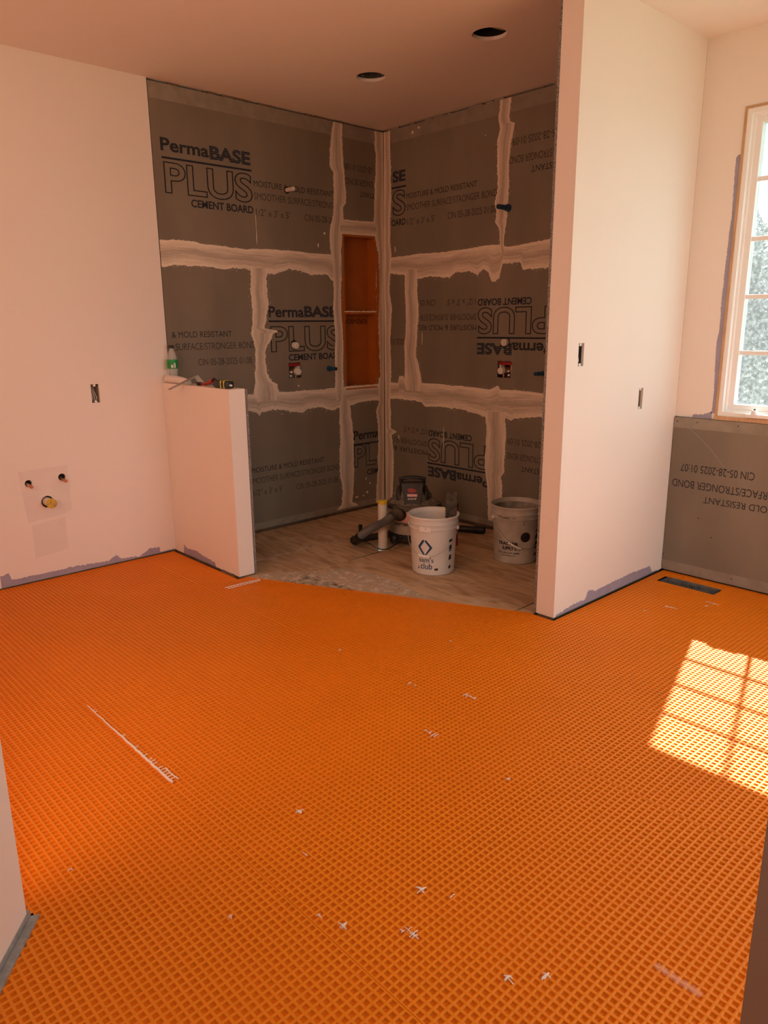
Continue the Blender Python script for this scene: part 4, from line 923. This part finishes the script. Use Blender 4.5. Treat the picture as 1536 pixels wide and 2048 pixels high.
obj('torn_flap', G().box((0.02, hy - .02, -0.05), (0.10, hy - .016, -0.02)), M['steel'], t)
obj('duct_flange', G().box((-hx + .03, hy, -0.002), (hx + .006, hy + .010, 0.001)), M['metal'], t)

# ------------------------------------------------------------------ buckets
def bend(vs, r, a0, width, z0, height):
    return [((r + v[2]) * math.cos(a0 + (v[0] - .5) * width / r), (r + v[2]) * math.sin(a0 + (v[0] - .5) * width / r), z0 + v[1] * height) for v in vs]
def cut(vs, fs, n):
    """slice flat lettering into n upright slivers so that it bends round a bucket"""
    bm = bmesh.new(); bv = [bm.verts.new(v) for v in vs]
    for q in fs:
        try: bm.faces.new([bv[i] for i in q])
        except ValueError: pass
    for k in range(1, n):
        bmesh.ops.bisect_plane(bm, geom=bm.verts[:] + bm.edges[:] + bm.faces[:], plane_co=(k / n, 0, 0), plane_no=(1, 0, 0))
    bm.verts.index_update()
    v = [tuple(w.co) for w in bm.verts]; f_ = [tuple(w.index for w in q.verts) for q in bm.faces]; bm.free()
    return v, f_
def bucket(name, label, loc, h, rb, rt, m, mi):
    t = thing(name, label, 'bucket', loc)
    k = rt - 0.011
    prof = [(0.0, 0.0), (rb - .006, 0.0), (rb, 0.006), (rb + (k - rb) * .78, h * .78), (k + .006, h * .785), (k + .006, h * .80), (k - .001, h * .805), (k, h * .86), (k + .007, h * .865), (k + .007, h * .88), (k, h * .885),
            (k + .001, h * .965), (rt, h * .968), (rt, h - .003), (rt - .003, h), (rt - .007, h - .003), (k - .004, h * .93)]
    obj('shell', G().lathe(prof, 64), m, t, smooth=35)
    inn = [(k - .004, h * .93), (rb - .004, 0.012), (0, 0.010)]
    obj('inside', G().lathe(inn, 64), mi, t, smooth=True, fix=False)
    return t, (lambda z: rb + (k - rb) * z / (h * .96))
def decal(t, rf, text, off, a0, width, z0, height, m, nm='printed_lettering', n=24):
    (vs, fs), = font_meshes([(text, off, 0)])
    vs, fs = cut(norm(vs), fs, n)
    vs = [(v[0], v[1], 0.0) for v in vs]
    out = []
    for v in vs:
        z = z0 + v[1] * height; r = rf(z) + .0007; a = a0 + (v[0] - .5) * width / r
        out.append((r * math.cos(a), r * math.sin(a), z))
    g = G(); g.v, g.f = out, fs
    return obj(nm, g, m, t, fix=False)
def flat_decal(t, rf, poly, a0, z0, m, nm, n=10):
    """poly in metres (x right, y up) about (a0, z0)"""
    tr = tessellate_polygon([[Vector((x, y, 0)) for x, y in poly]])
    x0 = min(p[0] for p in poly); x1 = max(p[0] for p in poly)
    vs = [((p[0] - x0) / (x1 - x0), p[1], 0) for p in poly]
    vs, fs = cut(vs, [tuple(q) for q in tr], n)
    out = []
    for v in vs:
        x = x0 + v[0] * (x1 - x0); z = z0 + v[1]; r = rf(z) + .0007; a = a0 + x / r
        out.append((r * math.cos(a), r * math.sin(a), z))
    g = G(); g.v, g.f = out, fs
    return obj(nm, g, m, t, fix=False)
TOCAM = math.atan2(-3.978 + 0.942, 4.261 - 1.411)
SZ = -0.004
t, rf = bucket('bucket', 'white bucket with a blue diamond mark and a trowel standing in it', (1.411, -0.942, SZ), 0.345, 0.122, 0.149, M['bucket'], M['bucket'])
a = TOCAM - 0.36
def chev(sgn):
    p = [(0.004, .044), (0.013, .044), (0.041, 0.004), (0.041, -0.004), (0.013, -.044), (0.001, -.044), (0.028, -0.004), (0.028, 0.004), (0.004, .040)]
    return [(sgn * x, y) for x, y in p]
L1 = [(-0.010, .044), (-0.016, .044), (-0.045, 0.004), (-0.045, -0.004), (-0.014, -.044), (-0.002, -.044), (-0.031, -0.001), (-0.004, .038)]
L2 = [(-0.001, .042), (0.006, .044), (0.040, 0.003), (0.040, -0.003), (0.007, -.044), (-0.002, -.044), (0.002, -.038), (0.026, 0.000), (-0.003, .036)]
flat_decal(t, rf, L1, a, 0.171, M['navy'], 'diamond_mark')
flat_decal(t, rf, L2, a, 0.171, M['navy'], 'diamond_mark')
decal(t, rf, "sam's", 0.008, a + 0.03, 0.088, 0.081, 0.030, M['navy'])
decal(t, rf, 'club', 0.008, a + 0.03, 0.070, 0.040, 0.036, M['navy'])
flat_decal(t, rf, [(-.010, -.008), (.010, -.006), (.010, .006), (-.010, .005)], a + 0.50, 0.041, M['print'], 'flag_print', 4)
flat_decal(t, rf, [(-.006, -.008), (.006, -.008), (.005, -.003), (.001, .000), (.001, .010), (-.001, .010), (-.003, .000), (-.005, -.003)], a - 0.36, 0.046, M['print'], 'warning_print', 4)
for (dz, hh, ww) in ((0.205, 0.020, 0.030), (0.165, 0.030, 0.024), (0.145, 0.012, 0.022), (0.105, 0.034, 0.022), (0.046, 0.024, 0.020)):
    flat_decal(t, rf, [(-ww / 2, -hh / 2), (ww / 2, -hh / 2 + .004), (ww / 2 - .003, hh / 2), (-ww / 4, hh / 2 - .004), (-ww / 2 + .003, hh / 4)], a + 1.20, dz, M['print'], 'side_print', 4)
lb = flat_decal(t, lambda z: 0.1455, [(-.035, -.015), (.034, -.017), (.035, .014), (-.034, .016)], a + 0.02, 0.281, M['label'], 'paper_label', 8)
flat_decal(t, lambda z: 0.1462, [(-.001, -.006), (.001, -.006), (.0015, .007), (-.0005, .007)], a + 0.05, 0.284, M['print'], 'pen_mark', 2)
# wire bail with its white grip, swung down to the front
def bail(t, ang, R, zear, sag, grip_a, m_w, fwd):
    ex, ey = math.cos(ang), math.sin(ang)
    fx, fy = math.cos(fwd), math.sin(fwd)
    pts = []
    for i in range(41):
        q = PI * i / 40
        pts.append((ex * R * math.cos(q) + fx * (R + 0.004) * math.sin(q) * 1.0, ey * R * math.cos(q) + fy * (R + 0.004) * math.sin(q), zear - sag * math.sin(q) ** 1.0))
    b = obj('bail', G().tube(pts, 0.0017, 8, smooth=1), m_w, t, smooth=True)
    i0 = max(1, min(36, int(grip_a * 40)))
    obj('grip', G().tube(pts[i0 - 3:i0 + 4], 0.0062, 12, smooth=1), M['white'], b, smooth=True)
    for sg in (1, -1):
        obj('bail_ear', G().cyl((ex * (R - .008) * sg, ey * (R - .008) * sg, zear), (ex * (R + .003) * sg, ey * (R + .003) * sg, zear), 0.011, n=16), M['white'], b, smooth=True)
bail(t, TOCAM + PI / 2 - 0.28, 0.1475, 0.268, 0.145, 0.545, M['steel'], TOCAM - 0.28)

TC2 = math.atan2(-3.978 + 0.429, 4.261 - 1.618)
t, rf = bucket('bucket', 'used off-white bucket with black lettering and a maroon seal, against the partition', (1.618, -0.429, SZ), 0.352, 0.128, 0.158, M['bucket_old'], M['bucket_mud'])
a = TC2 - 0.30
decal(t, rf, 'TRACTOR', 0.045, a - 0.06, 0.128, 0.118, 0.022, M['print'])
decal(t, rf, 'SUPPLY C', 0.045, a + 0.02, 0.092, 0.089, 0.023, M['print'])
decal(t, rf, 'o', 0.045, a + 0.47, 0.013, 0.099, 0.013, M['print'])
flat_decal(t, rf, [(-.007, -.001), (.007, -.001), (.007, .002), (-.007, .002)], a + 0.47, 0.091, M['print'], 'lettering_bar', 2)
decal(t, rf, 'FOR LIFE OUT HERE', 0.02, a - 0.04, 0.136, 0.066, 0.010, M['print'])
decal(t, rf, 'TractorSupply.com', 0.015, a - 0.06, 0.100, 0.050, 0.010, M['print'])
flat_decal(t, rf, circ(0, 0, 0.031, 28), a + 0.72, 0.172, M['redprint'], 'round_seal', 8)
flat_decal(t, lambda z: rf(z) + .0004, [(x * 1.0, y) for x, y in circ(0, 0, 0.023, 24)], a + 0.72, 0.172, M['print'], 'seal_centre', 8)
for (dz, hh, ww) in ((0.205, 0.022, 0.030), (0.170, 0.040, 0.034), (0.115, 0.050, 0.034), (0.055, 0.024, 0.030)):
    flat_decal(t, rf, [(-ww / 2, -hh / 2), (ww / 2, -hh / 2 + .004), (ww / 2 - .003, hh / 2), (-ww / 4, hh / 2 - .004)], a + 1.36, dz, M['print'], 'side_print', 4)
for (aa, zz, w, hh) in ((-0.75, 0.290, .05, .006), (-0.45, 0.284, .06, .010), (-0.1, 0.288, .02, .006), (0.3, 0.250, .012, .02)):
    flat_decal(t, lambda z: 0.1475, [(-w / 2, 0), (w / 2, -hh * .4), (w / 3, hh), (-w / 4, hh * .8)], TC2 + aa, zz, M['bucket_mud'], 'mortar_smear', 5)
bail(t, TC2 + PI / 2 + 0.42, 0.157, 0.272, 0.165, 0.66, M['steel'], TC2 + 0.42)

# trowel standing in the first bucket
t = thing('notched_trowel', 'mortar-caked steel notched trowel standing upright in the white bucket', 'trowel', (1.462, -0.860, 0.10))
ax = Vector((0.92, 0.38, 0)).normalized(); nx = Vector((0.38, -0.92, 0)).normalized()
g = G(); pts = []
w, hh, th = 0.036, 0.355, 0.0012
zs = [0.0]
pr = [(-w, 0), (w, 0), (w, hh)]
nt = 22
ed = []
for i in range(nt):
    z = hh - (i + .0) * hh / nt
    ed += [(-w, z), (-w, z - hh / nt * .5), (-w + .005, z - hh / nt * .5), (-w + .005, z - hh / nt * .98)]
pr += ed
tlt = lambda p: Vector((0, 0, p[1])) + ax * (p[0] + 0.00 * p[1]) - nx * 0.03 * (p[1] / hh)
tri = tessellate_polygon([[Vector((p[0], p[1], 0)) for p in pr]])
n = len(pr)
g.v = [tuple(tlt(p) + nx * th) for p in pr] + [tuple(tlt(p) - nx * th) for p in pr]
g.f = [tuple(q) for q in tri] + [tuple(i + n for i in reversed(q)) for q in tri] + [(i, (i + 1) % n, n + (i + 1) % n, n + i) for i in range(n)]
obj('blade', g, M['old_steel'], t)
obj('handle', G().tube([tuple(Vector((0, 0, 0.09)) - nx * 0.045), tuple(Vector((0, 0, 0.16)) - nx * 0.055), tuple(Vector((0, 0, 0.22)) - nx * 0.052)], 0.014, 12), M['black'], t, smooth=True)
obj('tang', G().box((-0.004, -0.004, 0.10), (0.004, 0.004, 0.21)).cyl((0, 0, .11), tuple(Vector((0, 0, 0.10)) - nx * 0.045), 0.005, n=8).cyl((0, 0, .20), tuple(Vector((0, 0, 0.215)) - nx * 0.052), 0.005, n=8), M['steel'], t)

# ------------------------------------------------------------------ shop vacuum
VX, VY = 0.885, -0.585
t = thing('shop_vacuum', 'dusty shop vacuum with a black carry handle standing in the shower corner', 'vacuum', (VX, VY, SZ))
FWa = math.atan2(-3.978 - VY, 4.261 - VX)
dr = obj('drum', G().lathe([(0, 0.035), (0.140, 0.035), (0.152, 0.045), (0.163, 0.12), (0.166, 0.225), (0.166, 0.245)], 56), M['vac_tan'], t, smooth=35)
obj('drum_base', G().lathe([(0, 0.022), (0.150, 0.022), (0.166, 0.030), (0.166, 0.060), (0.155, 0.075), (0.150, 0.075)], 48), M['black'], t, smooth=35)
for k in range(4):
    q = FWa + PI / 4 + k * PI / 2; x, y = 0.165 * math.cos(q), 0.165 * math.sin(q)
    fo = obj('caster_foot', G().lathe([(0, 0.022), (0.030, 0.024), (0.034, 0.045), (0.026, 0.062), (0, 0.066)], 16, (x, y, 0)), M['black'], t, smooth=True)
    obj('caster_wheel', G().cyl((x - .008 * math.sin(q), y + .008 * math.cos(q), 0.0155), (x + .008 * math.sin(q), y - .008 * math.cos(q), 0.0155), 0.015, n=16), M['hose'], fo, smooth=True)
obj('lid', G().lathe([(0.168, 0.232), (0.176, 0.236), (0.176, 0.248), (0.172, 0.262), (0.150, 0.278), (0.120, 0.290), (0.118, 0.292)], 56), M['vac_lid'], t, smooth=35)
obj('lid_dust', G().lathe([(0.1735, 0.2585), (0.151, 0.2790), (0.122, 0.2915)], 56), M['vac_dust'], t, smooth=35, fix=False)
mh = obj('motor_head', G().lathe([(0.128, 0.286), (0.126, 0.315), (0.112, 0.330), (0.098, 0.345), (0.092, 0.362), (0.070, 0.378), (0.0, 0.386)], 48), M['vac_lid'], t, smooth=40)
obj('head_dust', G().lathe([(0.1275, 0.3140), (0.1135, 0.3315), (0.100, 0.3440)], 48), M['vac_dust'], mh, smooth=40, fix=False)
# latch lugs
for q in (FWa + 1.35, FWa - 1.35):
    x, y = math.cos(q), math.sin(q)
    obj('lid_latch', G().tube([(x * .170, y * .170, .262), (x * .186, y * .186, .250), (x * .184, y * .184, .212)], 0.012, 8), M['black'], t, smooth=True)
# control panel and handle: built facing the camera side, then turned
R3 = Matrix.Rotation(FWa - 0.02, 4, 'Z')
def rot(g):
    g.v = [tuple(R3 @ Vector(v)) for v in g.v]; return g
def slab(x0, z0, x1, z1, wb, wt, th):
    """tapered slab facing +x: lower edge at (x0,z0) half-width wb, upper at (x1,z1) half-width wt"""
    v = [(x0, -wb, z0), (x0, wb, z0), (x1, wt, z1), (x1, -wt, z1), (x0 - th, -wb, z0), (x0 - th, wb, z0), (x1 - th, wt, z1), (x1 - th, -wt, z1)]
    return G().add(v, [(0, 1, 2, 3), (7, 6, 5, 4), (0, 4, 5, 1), (1, 5, 6, 2), (2, 6, 7, 3), (3, 7, 4, 0)])
fp = obj('front_panel', rot(slab(0.150, 0.272, 0.112, 0.408, 0.050, 0.070, 0.09)), M['vac_black'], t)
def onpanel(y, z, d=0.0012):
    k = (z - 0.272) / 0.136; return (0.150 - 0.038 * k + d, y, z + d * .28)
def pdecal(nm, poly, m, d=0.0012):
    g = G(); g.add([onpanel(y, z, d) for y, z in poly], [tuple(range(len(poly)))])
    return obj(nm, rot(g), m, fp, fix=False)
pdecal('brand_badge', [(-.028, .358), (-.010, .350), (.012, .350), (.030, .362), (.014, .374), (-.014, .378), (-.030, .372)], M['red'])
pdecal('label_band', [(-.032, .326), (.032, .326), (.032, .342), (-.032, .342)], M['pink'])
pdecal('label_back', [(-.032, .302), (.034, .302), (.034, .324), (-.032, .324)], M['black'])
(vs, fs), = font_meshes([('6.0 5.0 HP', 0.02, 0)])
gl = G(); gl.v = [onpanel(-.028 + .056 * p, .306 + .013 * q, 0.002) for p, q, r in norm(vs)]; gl.f = fs
obj('printed_lettering', rot(gl), M['label'], fp, fix=False)
for sg in (1, -1):
    obj('panel_vent', rot(G().tube([(0.085, sg * .080, .300), (0.070, sg * .090, .335), (0.030, sg * .078, .366)], 0.020, 10)), M['vac_black'], t, smooth=True)
hd = obj('carry_handle', rot(G().tube([(0.060, -.066, .376), (0.062, -.074, .415), (0.062, -.060, .432), (0.062, 0, .438), (0.062, .060, .432), (0.062, .074, .415), (0.060, .066, .376)], 0.0125, 12)
         .box((0.046, -.088, .427), (0.080, .088, .440), 0.005)), M['black'], t, smooth=True)
decal(dr, lambda z: 0.1638, 'CRAFTSMAN', 0.03, FWa - 0.42, 0.135, 0.135, 0.020, M['print'])
flat_decal(dr, lambda z: 0.1672, [(-.07, -.035), (.07, -.035), (.07, .035), (-.07, .035)], FWa - 0.25, 0.195, M['pink'], 'drum_label', 14)
# inlet port, hose and nozzle
pd = Vector((0.28, -0.96, 0)).normalized()
o0 = Vector((VX, VY, SZ))
P0 = pd * 0.155 + Vector((0, 0, 0.212))
loc = lambda p: tuple(Vector(p) - o0)
obj('inlet_port', G().cyl(tuple(P0), tuple(P0 + pd * 0.035), 0.044, 0.040, 24), M['black'], t, smooth=True)
hs = obj('hose_cuff', G().tube([tuple(P0 + pd * 0.02), loc((0.952, -0.81, 0.222)), loc((0.968, -0.868, 0.214))], 0.030, 18, rf=lambda i, n: 0.037 - 0.006 * i / n), M['vac_lid'], t, smooth=True)
hp = [loc((0.966, -0.862, 0.215)), loc((0.976, -0.925, 0.200)), loc((0.930, -0.972, 0.168)), loc((0.865, -0.982, 0.125)), loc((0.800, -0.975, 0.082))]
obj('hose', G().tube(hp, 0.024, 18, smooth=26, rf=lambda i, n: 0.0245 + (0.0022 if i % 2 else -0.0012)), M['hose'], t, smooth=60)
nz = obj('nozzle', G().tube([loc((0.812, -0.976, 0.088)), loc((0.770, -0.968, 0.060)), loc((0.728, -0.955, 0.036)), loc((0.705, -0.945, 0.028))], 0.027, 16, rf=lambda i, n: 0.0275 + 0.003 * math.sin(i * .5)), M['black'], t, smooth=True)
obj('nozzle_clip', G().box(loc((0.724, -0.925, 0.050)), loc((0.744, -0.905, 0.135)), 0.004), M['black'], nz)
obj('power_cord', G().tube([loc((0.735, -0.975, 0.020)), loc((0.775, -0.990, 0.020)), loc((0.850, -1.000, 0.060)), loc((0.905, -0.995, 0.062)), loc((0.960, -0.975, 0.035)), loc((0.990, -0.930, 0.025)), loc((0.975, -0.840, 0.03)), loc((0.95, -0.74, 0.06))], 0.0036, 8), M['black'], t, smooth=True)
obj('floor_wand', G().tube([loc((0.720, -0.905, 0.032)), loc((0.78, -0.83, 0.045)), loc((0.84, -0.77, 0.058))], 0.020, 12, rf=lambda i, n: 0.022 + 0.002 * (i % 2)), M['black'], t, smooth=True)

t = thing('vacuum_wand', 'black vacuum wand lying on the plywood between the two buckets', 'tube', (1.0, -0.20, SZ))
obj('wand_tube', G().cyl((-0.16, -0.08, 0.024), (0.075, 0.034, 0.024), 0.0215, 0.0235, 20), M['black'], t, smooth=True)
obj('wand_end', G().cyl((0.070, 0.032, 0.025), (0.135, 0.0635, 0.026), 0.0255, n=20, caps=False).cyl((0.074, 0.034, 0.025), (0.080, 0.037, 0.025), 0.025, n=20), M['black'], t, smooth=True)
t = thing('hand_tool', 'red tool with a black tip standing upright behind the white bucket', 'tool', (1.165, -0.485, SZ))
obj('tool_body', G().box((-0.020, -0.016, 0.0), (0.020, 0.016, 0.262), 0.004), M['red'], t, smooth=True)
obj('tool_tip', G().box((-0.034, -0.012, 0.262), (0.026, 0.012, 0.282), 0.004), M['black'], t, smooth=True)

# ------------------------------------------------------------------ things on the half wall
HT = 1.064
t = thing('plastic_bottle', 'clear plastic drink bottle with green label and black cap on the half wall', 'bottle', (0.048, -1.800, HT))
obj('bottle_body', G().lathe([(0, 0.002), (0.024, 0.0), (0.029, 0.006), (0.030, 0.03), (0.027, 0.05), (0.031, 0.075), (0.031, 0.125), (0.029, 0.150), (0.020, 0.182), (0.0125, 0.196), (0.0125, 0.206)], 28), M['clear'], t, smooth=True)
lbm = obj('green_label', G().lathe([(0.0316, 0.085), (0.0320, 0.090), (0.0320, 0.135), (0.0316, 0.139)], 28), M['green'], t, smooth=True, fix=False)
for q, w, z0, z1 in ((-0.55, .013, .090, .108), (-0.05, .010, .090, .118)):
    flat_decal(lbm, lambda z: 0.0320, [(-w / 2, z0), (w / 2, z0), (w / 2, z1), (-w / 2, z1)], q, 0, M['label'], 'label_panel', 3)
obj('bottle_cap', G().cyl((0, 0, 0.204), (0, 0, 0.222), 0.0145, n=24), M['black'], t, smooth=True)
t = thing('caulk_tube', 'crumpled white sealant tube lying beside the bottle on the half wall', 'tube', (0.05, -1.828, HT))
obj('tube_body', G().tube([(-0.005, 0, 0.024), (0.04, 0.0, 0.025), (0.10, 0.004, 0.023), (0.165, 0.010, 0.019), (0.215, 0.014, 0.012)], 0.022, 16, rf=lambda i, n: 0.0235 - 0.010 * (i / n) ** 3), M['tube'], t, smooth=True)
obj('tube_end', G().cyl((-0.026, 0, 0.024), (-0.004, 0, 0.024), 0.0215, 0.0245, 18), M['fleece'], t, smooth=True)
t = thing('metal_square', 'bent grey metal bar propped on the half wall, one end overhanging its face', 'tool', (0.30, -1.79, HT))
q = Vector((0.30, -1.79, HT))
def flatbar(a, b, w, th):
    a, b = Vector(a), Vector(b); d = (b - a).normalized(); sd = d.cross(Vector((0, -.6, 1))).normalized(); up = sd.cross(d)
    v = [p + sd * s * w + up * k * th for p in (a, b) for s, k in ((-1, -1), (1, -1), (1, 1), (-1, 1))]
    return G().add(v, [(0, 1, 2, 3), (7, 6, 5, 4), (0, 4, 5, 1), (1, 5, 6, 2), (2, 6, 7, 3), (3, 7, 4, 0)])
obj('long_leg', flatbar(Vector((0.300, -1.962, 1.047)) - q, Vector((0.300, -1.788, 1.1135)) - q, 0.017, 0.002), M['alu'], t)
obj('short_leg', flatbar(Vector((0.300, -1.788, 1.1135)) - q, Vector((0.322, -1.760, 1.067)) - q, 0.014, 0.002), M['alu'], t)
t = thing('snips', 'small tool with black jaws and a red handle on the half wall', 'tool', (0.36, -1.800, HT))
obj('jaw', G().box((-0.022, -0.012, 0.002), (0.012, 0.014, 0.018), 0.004).box((-0.005, -0.018, 0.0), (0.020, 0.018, 0.012), 0.004), M['black'], t, smooth=True)
obj('grip', G().tube([(0.015, 0, 0.009), (0.07, 0.0, 0.012), (0.12, 0.0, 0.026), (0.155, 0.0, 0.034)], 0.010, 12, rf=lambda i, n: 0.006 + 0.008 * min(1, i / n * 1.4)), M['red'], t, smooth=True)
obj('spring', G().tube([(0.145, -.004, 0.030), (0.172, -0.006, 0.046), (0.190, 0, 0.030), (0.178, 0.004, 0.010), (0.150, 0.004, 0.010)], 0.006, 10), M['black'], t, smooth=True)
t = thing('tape_measure', 'black case with two yellow bands lying nearest the free end of the half wall', 'tape measure', (0.635, -1.810, HT))
obj('case', G().box((-0.062, -0.026, 0.0), (0.072, 0.026, 0.042), 0.012), M['black'], t, smooth=True)
for x in (0.006, 0.040):
    obj('yellow_stripe', G().box((x, -0.0268, 0.001), (x + .014, 0.0268, 0.0428), 0.012 if False else 0.006), M['hivis'], t, smooth=True)
obj('tip', G().cyl((0.071, 0, 0.018), (0.086, 0, 0.018), 0.0065, 0.005, 14), M['label'], t, smooth=True)

# ------------------------------------------------------------------ scraps on the membrane
rng = random.Random(11)
t = thing('fleece_strip', 'long white strip trimmed off the orange membrane, its near end like a ladder', 'offcut', (1.95, -3.062, 0.0))
def ladder(t, x0, x1, y0, y1, nm, m, rungs, w, rail2=None, lift=0.002):
    n = 40; a = []
    for i in range(n + 1):
        q = i / n; a.append((x0 + (x1 - x0) * q, y0 + (y1 - y0) * q + rng.uniform(-.0012, .0012), lift + rng.uniform(0, .0012)))
    obj('rail', G().tube(a, 0.0035, 6, smooth=1, rf=lambda i, k: 0.0017 + 0.0028 * min(1, i / k * 1.6)), m, t)
    if rail2:
        b = [(p[0], p[1] + w + rng.uniform(-.001, .001), p[2] + .001) for p in a if p[0] > rail2]
        if len(b) > 1: obj('rail', G().tube(b, 0.0022, 6, smooth=1), m, t)
    for k in rungs:
        p = a[int(k * n)]
        L_ = w if (rail2 and p[0] >= rail2) else w * (0.3 + 0.7 * k)
        obj('rung', G().tube([p, (p[0], p[1] + L_, p[2] + .001)], 0.0014, 5, smooth=1), m, t)
t.location = (0, 0, 0)
base = Vector((1.95, -3.07, 0.001)); t.location = base
ladder(t, 1.62 - base.x, 2.29 - base.x, 0.0, -0.001, 'fleece', M['fleece'], [0.09, 0.12, 0.45, 0.62, 0.70, 0.76, 0.79, 0.82, 0.85, 0.88, 0.91, 0.94, 0.97, 0.995], 0.021, rail2=2.19 - base.x)
t = thing('fleece_strip', 'short white ladder-shaped offcut at the foot of the half wall', 'offcut', (0.855, -1.895, 0.002))
g1, g2, g3 = G(), G(), G()
obj('rail', G().tube([(-0.010, -0.108, 0.002), (-0.004, 0.0, 0.002), (0.006, 0.110, 0.002)], 0.0022, 6), M['fleece'], t)
obj('rail', G().tube([(0.016, -0.100, 0.002), (0.020, 0.0, 0.002), (0.028, 0.100, 0.002)], 0.0018, 6), M['fleece'], t)
for k in range(11):
    y = -0.095 + k * 0.019
    obj('rung', G().tube([(-0.008 + .06 * (y + .1), y, 0.002), (0.018 + .05 * (y + .1), y + .001, 0.003)], 0.0018, 5, smooth=1), M['fleece'], t)
WHERE = ['beside the long sheet seam in the middle foreground', 'on the open membrane below the centre of the room', 'closest to the second nearest seam, in a cluster', 'just above the cluster of fluff in the foreground',
         'farther right of the pair near the front edge', 'farther left of the pair near the front edge', 'in the middle of the membrane, below the diagonal shower edge', 'halfway between the shower edge and the sunlit patch',
         'by itself left of the room centre', 'just below the lone tuft left of the room centre', 'in front of the floor register', 'right beside the floor register', 'left of the sunlit patch near its lower edge',
         'between the partition foot and the sunlit patch', 'near the diagonal shower edge', 'left of the long seam in the foreground', 'near the left doorway wall', 'between the register and the window wall board',
         'near the diagonal edge in front of the pipe', 'on the middle seam before the shower', 'touching the middle seam before the shower', 'inside the foreground cluster', 'just left of the foreground seam tuft', 'right of the foreground cluster']
for i, (x, y) in enumerate(SCRAPS):
    rr = random.Random(i + 40)
    big = i in (0, 1, 2, 4, 5, 6, 7, 8, 10, 11)
    g = G()
    for k in range(5 if big else 3):
        a = rr.choice((0, PI / 2)) + rr.uniform(-.25, .25); L_ = rr.uniform(.007, .016) * (1 if big else .6)
        ox, oy = rr.uniform(-.004, .004), rr.uniform(-.004, .004)
        if i in (6, 7, 10, 11): ox += (k - 2) * 0.011
        g.tube([(ox - L_ * math.cos(a), oy - L_ * math.sin(a), 0.0004), (ox, oy, 0.0030), (ox + L_ * math.cos(a), oy + L_ * math.sin(a), 0.0006)], 0.0014 if big else 0.0009, 5, smooth=2)
    o = obj('fleece_tuft', g, M['fleece'], None, loc=(x, y, 0.0012))
    tag(o, 'white fleece tuft, ' + WHERE[i], 'scrap', 'tufts of white fleece on the membrane')
t = thing('tape_scrap', 'crinkled clear tape scrap lying on the membrane near the dark door jamb', 'tape', (3.722, -2.618, 0.0))
rr = random.Random(3); g = G(); n = 14; v = []
for i in range(n + 1):
    x = -0.055 + 0.11 * i / n; zz = 0.0022 + (0.004 if i % 2 else 0) * rr.uniform(.3, 1)
    for y in (-0.010, 0.0, 0.010): v.append((x + rr.uniform(-.002, .002), y + rr.uniform(-.002, .002), zz + rr.uniform(0, .002)))
g.add(v, [(i * 3 + k, i * 3 + k + 1, (i + 1) * 3 + k + 1, (i + 1) * 3 + k) for i in range(n) for k in (0, 1)])
obj('film', g, M['film'], t, fix=False)
